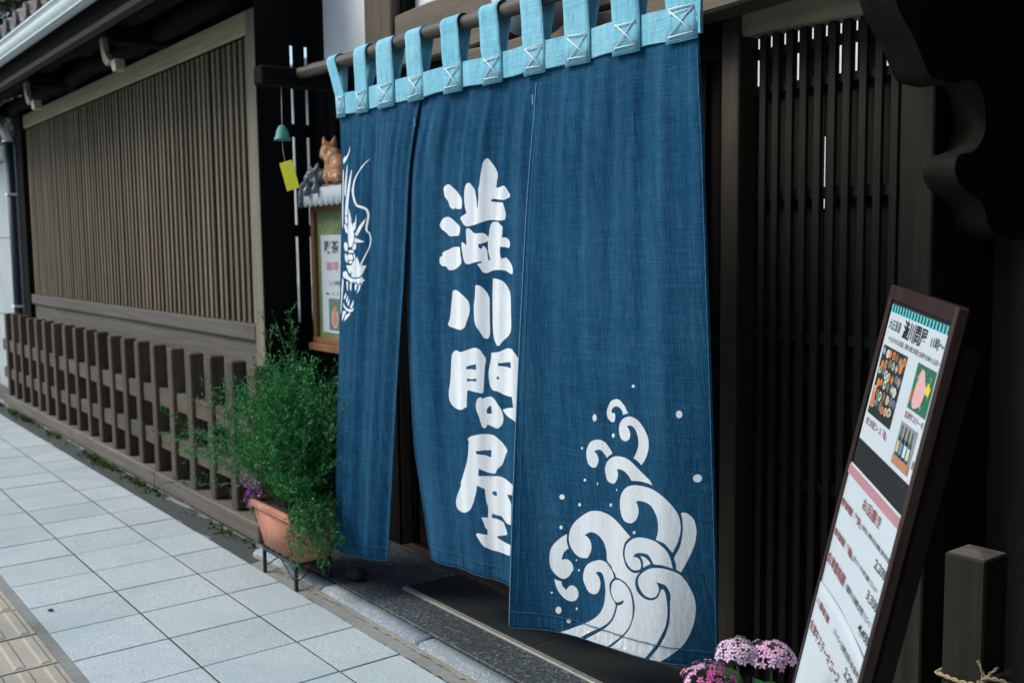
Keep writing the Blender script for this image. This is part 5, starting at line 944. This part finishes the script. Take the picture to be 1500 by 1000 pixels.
# ------------------------------------------------------------------ pentas in a pot, lower right
pc = Vector((3.40, .66, 0))
pn_ = thing('flowering_plant', 'pot of pink and magenta star flower clusters with broad green leaves', 'flowers', tuple(pc))
lathe('pot', [(0, .0), (.085, .0), (.115, .19), (.125, .19), (.128, .225), (.113, .225), (.108, .2), (0, .2)], MT['terra'], pn_, tuple(pc), 28)
heads = [((3.348, .643, .549), .036, 0), ((3.386, .692, .541), .040, 1), ((3.321, .600, .497), .048, 2)]
hb = {0: Bag(), 1: Bag(), 2: Bag(), 3: Bag()}; cb_ = bmesh.new(); lb = Bag()
def floret(bag, c, nrm, r):
    n = nrm/np.linalg.norm(nrm); a = np.cross(n, rng.normal(size=3)); a /= np.linalg.norm(a); b = np.cross(n, a); V = []
    for k in range(5):
        t = k*2*math.pi/5+rng.normal(0, .08); d = a*math.cos(t)+b*math.sin(t); s = -a*math.sin(t)+b*math.cos(t); q = c+n*.002
        V += [q-s*r*.10, q+d*r*.55+s*r*.26+n*r*.10, q+d*r-n*r*.05, q+d*r*.55-s*r*.26+n*r*.10]
        V[-4] = q
    bag.add(np.array(V), np.arange(20).reshape(5, 4))
    tube_bm(cb_, [tuple(c+n*.003), tuple(c-n*r*1.3)], [.0010, .0008], 4, False)
for (c, r, kind) in heads:
    c = np.array(c)
    for k in range(64):
        z = 1-(k+.5)/70*1.08; a = k*2.39996; q = math.sqrt(max(0, 1-z*z)); d = np.array([q*math.cos(a), q*math.sin(a), z])+rng.normal(0, .07, 3)
        kk = ({0: 0 if rng.random() < .8 else 3, 1: 0 if rng.random() < .6 else 1, 2: 1 if d[0] < .15 else 2}[kind])
        floret(hb[kk], c+d*r*np.array([1, 1, .72])*rng.uniform(.9, 1.05), d+np.array([0, 0, .25]), rng.uniform(.0075, .010))
    tube_bm(cb_, [tuple(pc+Vector((rng.normal(0, .03), rng.normal(0, .03), .2))), tuple(c*.6+np.array(pc)*.4+np.array([0, 0, .08])), tuple(c-np.array([0, 0, r*.5]))], [.004, .003, .0022], 6)
    for k in range(26):
        a = rng.uniform(0, 6.3); tube_bm(cb_, [tuple(c-np.array([0, 0, r*.6])), tuple(c+np.array([math.cos(a)*r*.6, math.sin(a)*r*.6, r*.1]))], .0008, 4, False)
for k, (nm, m_) in enumerate((('petals_pale', 'pinkpale'), ('petals_pink', 'pink'), ('petals_magenta', 'magenta'), ('petals_white', 'whitepetal'))):
    o = hb[k].out('petals', MT[m_], pn_); o['kind'] = 'stuff'
fin('stems', cb_, MT['stem'], pn_, True)
def broadleaf(bag, base, d, up_, L, Wd):
    d = d/np.linalg.norm(d); s = np.cross(d, up_); s /= np.linalg.norm(s); n = np.cross(s, d); V = []; m = 6
    for i in range(m+1):
        u = i/m; w = Wd*.5*math.sin(math.pi*min(1, u*.95+.05))**.8*(1.15-.35*u); p = base+d*L*u+n*(.25*L*u*(1-u)*1.2-.12*L*u*u)
        V += [p-s*w+n*w*.35, p, p+s*w+n*w*.35]
    F = []
    for i in range(m):
        k = i*3; F += [(k, k+1, k+4, k+3), (k+1, k+2, k+5, k+4)]
    bag.add(np.array(V), np.array(F))
for k in range(80):
    a = rng.uniform(0, 6.3); rr_ = rng.uniform(.01, .08); z = rng.uniform(.26, .5); b = np.array(pc)+np.array([math.cos(a)*rr_, math.sin(a)*rr_, z-(.06 if rr_ > .05 else 0)])
    broadleaf(lb, b, np.array([math.cos(a), math.sin(a), rng.uniform(-.1, .6)]), np.array([0, 0, 1.])+rng.normal(0, .3, 3), rng.uniform(.055, .095), rng.uniform(.028, .042))
lb.out('leaves', MT['leaf'], pn_, True)['kind'] = 'stuff'

# ------------------------------------------------------------------ leaning menu board
C0 = np.array([3.41742, .99796, 1.17103])
bw = np.array([.7372, -.6734, -.0517]); bw /= np.linalg.norm(bw)
bl = np.array([-.1742, -.1149, -.9779]); bl -= bw*(bl@bw); bl /= np.linalg.norm(bl); bn = -np.cross(bw, bl)
mb = thing('menu_board', 'leaning dark red menu board with a photo poster above a long white price list', 'sign', tuple(C0+bl*1.19))
def slab(name, a0, a1, b0, b1, o0, o1, mat, parent, bev=.003):
    """a piece of the board: a along its width, b down its length, o out of its face"""
    bm = bmesh.new(); bm_box(bm, -(a1-a0)/2, (a1-a0)/2, -(o1-o0)/2, (o1-o0)/2, -(b1-b0)/2, (b1-b0)/2, bev)
    o = fin(name, bm, mat, None); Mx = Matrix((Vector(bw), Vector(-bn), Vector(-bl))).transposed().to_4x4()
    c = C0+bw*(a0+a1)/2+bl*(b0+b1)/2+bn*(o0+o1)/2; o.location = c; o.rotation_mode = 'XYZ'; o.rotation_euler = Mx.to_euler()
    return par(o, parent)
slab('board', -.012, .338, -.006, 1.12, -.016, -.004, MT['board'], mb, .001)
slab('stile', -.030, -.0125, -.035, 1.185, -.022, .002, MT['redwood'], mb); slab('stile', .3385, .352, -.035, 1.185, -.018, .003, MT['redlac'], mb)
slab('top_rail', -.0122, .3382, -.035, -.0065, -.022, .002, MT['redwood'], mb); slab('bottom_rail', -.0122, .3382, 1.085, 1.12, -.003, .002, MT['redwood'], mb)
slab('back_leg', .0, .02, .03, 1.10, -.062, -.03, MT['redwood'], mb); slab('back_leg', .30, .32, .03, 1.10, -.062, -.03, MT['redwood'], mb); slab('back_rail', .0205, .2995, .06, .09, -.058, -.034, MT['redwood'], mb)
po = slab('poster', .0, .3335, .0, .2655, -.0035, -.0015, MT['sheet'], mb, 0)
fo = dict(org=tuple(C0-bn*.0015), w=tuple(bw), l=tuple(bl), nrm=tuple(bn))
quad('stripe_band', .0, .3335, .0, .0135, MT['navy'], po, **fo)
bm = bmesh.new()
for k in range(19):
    a = .004+k*.0174
    P = [C0-bn*.0015+bw*x+bl*b+bn*.0009 for x, b in ((a, .0), (min(a+.0088, .3335), .0), (min(a+.0088, .3335), .0135), (a, .0135))]; bm.faces.new([bm.verts.new(tuple(p)) for p in P])
fin('stripes', bm, MT['teal'], po)
text('大正浪漫', .012, .085, .026, .046, MT['ink'], po, bold=.006, **fo)
text('澁川問屋', .103, .236, .017, .052, MT['ink'], po, bold=.018, **fo)
text('11時〜', .262, .327, .024, .044, MT['ink'], po, bold=.008, **fo)
text('〜れんがの大正浪漫、素朴な郷土料理と会津牛を味わえる店〜', .026, .328, .057, .067, MT['ink'], po, bold=.006, **fo)
ph = quad('food_photo', .012, .166, .077, .211, flat('photo_dark', (.02, .024, .02)), po, **fo)
r = np.random.default_rng(4); pal = [('dish_cream', (.55, .5, .36)), ('dish_orange', (.62, .2, .05)), ('dish_green', (.12, .2, .09)), ('dish_white', (.62, .63, .58)), ('dish_pink', (.6, .33, .3)), ('dish_blue', (.08, .2, .32)), ('dish_brown', (.2, .12, .06))]
spots = [(.026+.0215*i+(.009 if j % 2 else 0)+r.normal(0, .002), .088+.0195*j+r.normal(0, .0025)) for j in range(6) for i in range(7) if .026+.0215*i+(.009 if j % 2 else 0) < .156]
groups = {}
for x, b in spots: groups.setdefault(int(r.choice([0, 3, 3, 2, 1, 5, 6, 0])), []).append((x, b, r.uniform(.0085, .0112), r.uniform(.0075, .0095)))
for k, l_ in groups.items(): discs('dish_shape', l_, flat(*pal[k]), ph, **fo)
groups = {}
for x, b in spots: groups.setdefault(int(r.choice([0, 1, 1, 2, 4, 6, 2])), []).append((x+r.normal(0, .001), b, r.uniform(.0045, .007), r.uniform(.004, .006)))
for k, l_ in groups.items(): discs('dish_filling', l_, flat(*pal[k]), ph, off=.0013, wob=.18, **fo)
discs('dish_shape', [(.026, .182, .011, .017)], flat('dish_salmon', (.66, .2, .05)), ph, off=.0015, **fo)
ph = quad('steak_photo', .226, .325, .076, .155, flat('photo_leaf', (.025, .14, .07)), po, **fo)
bm = bmesh.new()
for k in range(26):
    x, b = r.uniform(.235, .316), r.uniform(.083, .149); a = r.uniform(0, 6.3); d = np.array([math.cos(a), math.sin(a)])*r.uniform(.008, .014); s_ = np.array([-d[1], d[0]])*.22
    cc = np.array([x, b]); P = [cc-d*.5, cc+s_, cc+d*.5, cc-s_]; P = [p for p in P]
    bm.faces.new([bm.verts.new(tuple(C0-bn*.0015+bw*np.clip(p[0], .227, .324)+bl*np.clip(p[1], .077, .154)+bn*(.001+k*2e-5))) for p in P])
bmesh.ops.recalc_face_normals(bm, faces=bm.faces); fin('leaf_shape', bm, flat('photo_leaf_pale', (.12, .38, .22)), ph)
discs('meat_shape', [(.272, .118, .026, .029), (.262, .138, .017, .013), (.266, .098, .016, .016)], flat('photo_meat', (.66, .38, .38)), ph, off=.0018, **fo)
discs('flower_shape', [(.309, .108, .011, .012)], flat('photo_yellow', (.7, .55, .05)), ph, off=.0019, wob=.25, **fo)
discs('garnish_shape', [(.238, .132, .009, .012)], flat('photo_brown', (.3, .12, .05)), ph, off=.0017, **fo)
text('会津牛ステーキ', .224, .326, .160, .173, MT['redink'], po, bold=.012, **fo)
text('郷土料理コース「亀」', .018, .160, .218, .233, MT['redink'], po, bold=.010, **fo)
ph = quad('bottle_photo', .217, .310, .181, .256, flat('photo_grey', (.24, .26, .24)), po, **fo)
for k, (x, c) in enumerate(((.232, 'bottle_green'), (.252, 'bottle_dark'), (.272, 'bottle_dark'), (.291, 'bottle_green'))):
    cm = flat(c, (.02, .09, .05) if c == 'bottle_green' else (.012, .018, .018))
    q = quad('bottle_shape', x-.0075, x+.0075, .206, .243, cm, ph, off=.0012+k*1e-5, **fo); quad('bottle_neck', x-.0026, x+.0026, .186, .2065, cm, q, off=.0012+k*1e-5, **fo)
    quad('bottle_label', x-.0065, x+.0065, .214, .234, flat(('label_cream', 'label_blue', 'label_white', 'label_pale')[k], ((.55, .42, .2), (.08, .25, .5), (.6, .62, .55), (.5, .6, .5))[k]), q, off=.0016+k*1e-5, **fo)
quad('table_shape', .217, .310, .240, .256, flat('photo_table', (.42, .2, .12)), ph, off=.0014, **fo)
text('酒', .318, .328, .226, .240, MT['redink'], po, bold=.012, **fo)
# price list: two overlapping sheets, slightly cockled
def sheet(name, a0, a1, b0, b1, off, seed, sag=.0):
    r = np.random.default_rng(seed); V = []; F = []; nx, nyy = 24, 24; ph_ = r.uniform(0, 6.3, 4)
    for j in range(nyy+1):
        for i in range(nx+1):
            u, v = i/nx, j/nyy; x = a0+(a1-a0)*u; b = b0+(b1-b0)*v+(sag*4*u*(1-u) if j == 0 else sag*4*u*(1-u)*(1-v))
            o = off+.0009*(math.sin(u*9+ph_[0]+v*2)+math.sin(u*15+v*3+ph_[1])*.5)*(.3+.7*v)+.0014
            V.append(C0+bw*x+bl*b+bn*o)
    for j in range(nyy):
        for i in range(nx): k = j*(nx+1)+i; F.append((k, k+1, k+nx+2, k+nx+1))
    o = link(name, mesh(name, V, F), mb, MT['sheet'], smooth=True); s = o.modifiers.new('t', 'SOLIDIFY'); s.thickness = .0006; return o
s1 = sheet('price_sheet', -.0105, .3375, .318, .62, -.0035, 3); s2 = sheet('price_sheet', -.0105, .3375, .57, 1.08, -.0005, 5, -.009)
fo2 = dict(org=tuple(C0+bn*.0002), w=tuple(bw), l=tuple(bl), nrm=tuple(bn)); fo3 = dict(org=tuple(C0+bn*.003), w=tuple(bw), l=tuple(bl), nrm=tuple(bn))
quad('pink_band', -.0095, .3365, .3215, .340, MT['pinkband'], s1, off=.0012, **fo2)
text('お品書き', .127, .247, .349, .372, MT['redink'], s1, bold=.012, **fo2)
for txt, a0, a1, b, sm_, c0, c1, pr, pb in (('祭御膳「鶴」', -.006, .147, .393, '小鉢四品、季節の炊合せ御飯と香の物の膳', .152, .336, '2,200', .424), ('祭御膳「亀」', -.004, .147, .455, '郷土ステーキ付の祭り御膳でございます', .154, .313, '3,300', .481), ('会津重箱膳', -.007, .133, .513, '数量限りの会津郷土料理フルコース', .152, .325, '4,400', .542)):
    text(txt, a0, a1, b-.011, b+.012, MT['redink'], s1, bold=.014, **fo2)
    text(sm_, c0, c1, b-.0045, b+.0085, MT['ink'], s1, bold=.012, **fo2); text(pr, .270, .336, pb-.009, pb+.010, MT['ink'], s1, bold=.008, **fo2)
text('八重御膳', .001, .110, .589, .611, MT['redink'], s2, bold=.014, **fo3); text('ステーキコース会津郷土料理の小鉢と香の物', .153, .336, .596, .609, MT['ink'], s2, bold=.012, **fo3); text('2,200', .266, .334, .619, .638, MT['ink'], s2, bold=.008, **fo3)
text('会津牛ステーキコース', -.001, .248, .645, .668, MT['redink'], s2, bold=.012, **fo3); text('6,600', .266, .334, .69, .709, MT['ink'], s2, bold=.008, **fo3)

# ------------------------------------------------------------------ roped post
rpst = thing('roped_post', 'dark square timber post with a low pyramid top and straw rope tied round it', 'post', (3.44, 1.30, 0))
bm = bmesh.new(); x0, x1, yA, yB = 3.394, 3.484, 1.25, 1.345
bm_box(bm, x0, x1, yA, yB, 0, .632, .004); fin('shaft', bm, MT['doorslat'], rpst)
bm = bmesh.new(); v = [bm.verts.new(p) for p in ((x0+.004, yA+.004, .6325), (x1-.004, yA+.004, .6325), (x1-.004, yB-.004, .6325), (x0+.004, yB-.004, .6325), ((x0+x1)/2-.012, (yA+yB)/2-.012, .640), ((x0+x1)/2+.012, (yA+yB)/2-.012, .640), ((x0+x1)/2+.012, (yA+yB)/2+.012, .640), ((x0+x1)/2-.012, (yA+yB)/2+.012, .640))]
for f in ((3,2,1,0),(4,5,6,7),(0,1,5,4),(1,2,6,5),(2,3,7,6),(3,0,4,7)): bm.faces.new([v[i] for i in f])
fin('cap', bm, MT['sill'], rpst)
def twist_rope(bm, pts, r):
    P = [Vector(p) for p in pts]; dense = []
    for a, b in zip(P, P[1:]):
        n = max(2, int((b-a).length/.004)); dense += [a.lerp(b, i/n) for i in range(n)]
    dense.append(P[-1])
    for ph_ in (0, math.pi):
        Q = []
        for i, p in enumerate(dense):
            d = (dense[min(i+1, len(dense)-1)]-dense[max(0, i-1)]).normalized(); a = d.cross(Vector((.3, .2, 1))).normalized(); b = d.cross(a); t = i*.75+ph_
            Q.append(p+(a*math.cos(t)+b*math.sin(t))*r*.55)
        tube_bm(bm, [tuple(q) for q in Q], r*.62, 5)
rope = thing('straw_rope', 'pale straw rope knotted round the square post and running off to the right', 'rope', (3.49, 1.25, .39))
bm = bmesh.new(); z = .366
twist_rope(bm, [(3.388, 1.36, z+.002), (3.387, 1.30, z+.001), (3.387, 1.244, z), (3.44, 1.243, z-.002), (3.478, 1.243, z+.004), (3.491, 1.247, z+.012), (3.492, 1.30, z+.014), (3.491, 1.352, z+.008), (3.44, 1.352, z+.005), (3.388, 1.352, z+.002)], .0045)
twist_rope(bm, [(3.484, 1.241, z+.008), (3.50, 1.235, z+.03), (3.53, 1.235, z+.034), (3.58, 1.24, z+.026), (3.66, 1.26, z+.03), (3.9, 1.32, z+.05), (4.06, 1.36, z+.06)], .0045)
twist_rope(bm, [(3.484, 1.240, z+.012), (3.51, 1.237, z+.014), (3.55, 1.24, z+.018), (3.66, 1.27, z+.012), (4.06, 1.37, z+.03)], .004)
twist_rope(bm, [(3.488, 1.239, z+.01), (3.494, 1.236, z+.035), (3.482, 1.236, z+.06)], .003); twist_rope(bm, [(3.49, 1.239, z+.015), (3.508, 1.236, z+.04), (3.524, 1.236, z+.058)], .003)
twist_rope(bm, [(3.48, 1.239, z+.004), (3.487, 1.231, z+.018), (3.498, 1.234, z+.01), (3.49, 1.232, z-.002), (3.482, 1.238, z+.006)], .0045)
fin('strands', bm, MT['rope'], rope, True)
tw = thing('twine_loop', 'thin twine looped round the dark post behind the menu board', 'twine', (3.17, 1.46, .55))
bm = bmesh.new()
for z0, s_ in ((.512, 1), (.488, -1)): tube_bm(bm, [(3.07, 1.464, z0), (3.11, 1.463, z0-.001*s_), (3.14, 1.4635, z0-.002*s_), (3.163, 1.466, z0+.005*s_), (3.166, 1.472, z0+.008*s_)], .0022, 5)
fin('strands', bm, MT['rope'], tw, True)

# ------------------------------------------------------------------ stone, pillar, pipe, trees
bm = bmesh.new(); bmesh.ops.create_icosphere(bm, subdivisions=3, radius=1)
for v in bm.verts: 
    p = v.co; q = 1+.12*math.sin(p.x*3+1)*math.cos(p.y*4)+.06*math.sin(p.z*7); v.co = Vector((p.x*.042*q, p.y*.04*q, p.z*.024*q))
tag(fin('stone', bm, MT['stone'], None, True, (1.135, 1.06, .046)), 'small dark rounded stone on the entrance floor beside the plant stand', 'stone')
gp_ = thing('gate_pillar', 'pale concrete gate pillar with a flat cap at the far end of the house', 'pillar', (-5.75, 1.4, 0))
box('shaft', -6.3, -5.30, 1.22, 1.62, 0, 2.08, MT['concrete'], gp_, .01); box('cap', -6.36, -5.25, 1.16, 1.68, 2.0805, 2.20, MT['concrete'], gp_, .012)
for z in (.7, 1.4): box('joint_band', -6.303, -5.297, 1.217, 1.623, z, z+.006, MT['joint'], gp_, 0)
dp = thing('downpipe', 'slate blue rain downpipe at the far corner of the bay', 'downpipe', (-5.02, 1.16, 0))
tube('pipe', [(-5.03, 1.17, 0), (-5.03, 1.17, 2.2)], .036, MT['pipe'], dp, 14); tube('pipe_elbow', [(-5.03, 1.17, 2.2), (-5.03, 1.13, 2.3), (-5.03, .95, 2.40), (-5.03, .74, 2.49)], .034, MT['white'], dp, 12)
for z in (.8, 1.75): box('pipe_bracket', -5.075, -4.985, 1.125, 1.215, z, z+.02, MT['white'], dp, .003)
def tree(name, label, loc, h, cr, n, seed):
    r = np.random.default_rng(seed); t = thing(name, label, 'tree', loc, 'trees behind the house'); x, y, z = loc
    trunk = bmesh.new(); tip = (x+r.normal(0, .4), y+r.normal(0, .4), h*.85)
    tube_bm(trunk, [(x, y, -.1), (x+.05, y, h*.3), ((x+tip[0])/2, (y+tip[1])/2, h*.55), tip], [.22, .17, .12, .03], 10)
    cents = []
    for k in range(16):
        a = r.uniform(0, 6.3); zz = h*r.uniform(.32, .9); q = cr*r.uniform(.35, .95)*math.sin(math.pi*min(.95, max(.15, (zz/h-.2)/.85)))
        e = (x+math.cos(a)*q, y+math.sin(a)*q, zz+q*.25); tube_bm(trunk, [(x, y, zz*.8), ((x+e[0])/2, (y+e[1])/2, zz*.93), e], [.07, .05, .015], 6); cents.append(e)
    fin('trunk', trunk, MT['bark'], t, True)
    b = Bag(); per = n//16
    for e in cents:
        c = np.array(e)+r.normal(0, .33, (per, 3))*cr*.55; dirs = r.normal(size=(per, 3))
        leaves(b, c, dirs, r.uniform(.09, .17, per), r.uniform(.05, .08, per), .2)
    o = b.out('crown', MT['treeleaf'], t)
tree('tree', 'dark leafy tree behind the roof nearest the tiled eave', (-9.5, 4.2, 0), 6.5, 2.6, 16000, 3)
tree('tree', 'tall dark tree further back beyond the end of the roof', (-13.5, 2.6, 0), 8.0, 3.0, 16000, 8)
tree('tree', 'broad dark tree standing beyond the concrete gate pillar', (-17.0, 4.6, 0), 8.5, 3.2, 16000, 11)
# fallen leaf and gum spots on the paving
bm = bmesh.new(); P_ = [(-.5,0,0),(-.25,.2,.1),(.1,.24,.16),(.5,.02,.12),(.1,-.2,.05),(-.25,-.18,.02)]
bm.faces.new([bm.verts.new((x*.04+.667, y*.04+.068, .001+z*.03)) for x, y, z in P_])
tag(fin('fallen_leaf', bm, MT['soil']), 'small dark fallen leaf lying on the pale paving near the yellow tiles', 'leaf')
bpy.context.view_layer.update()
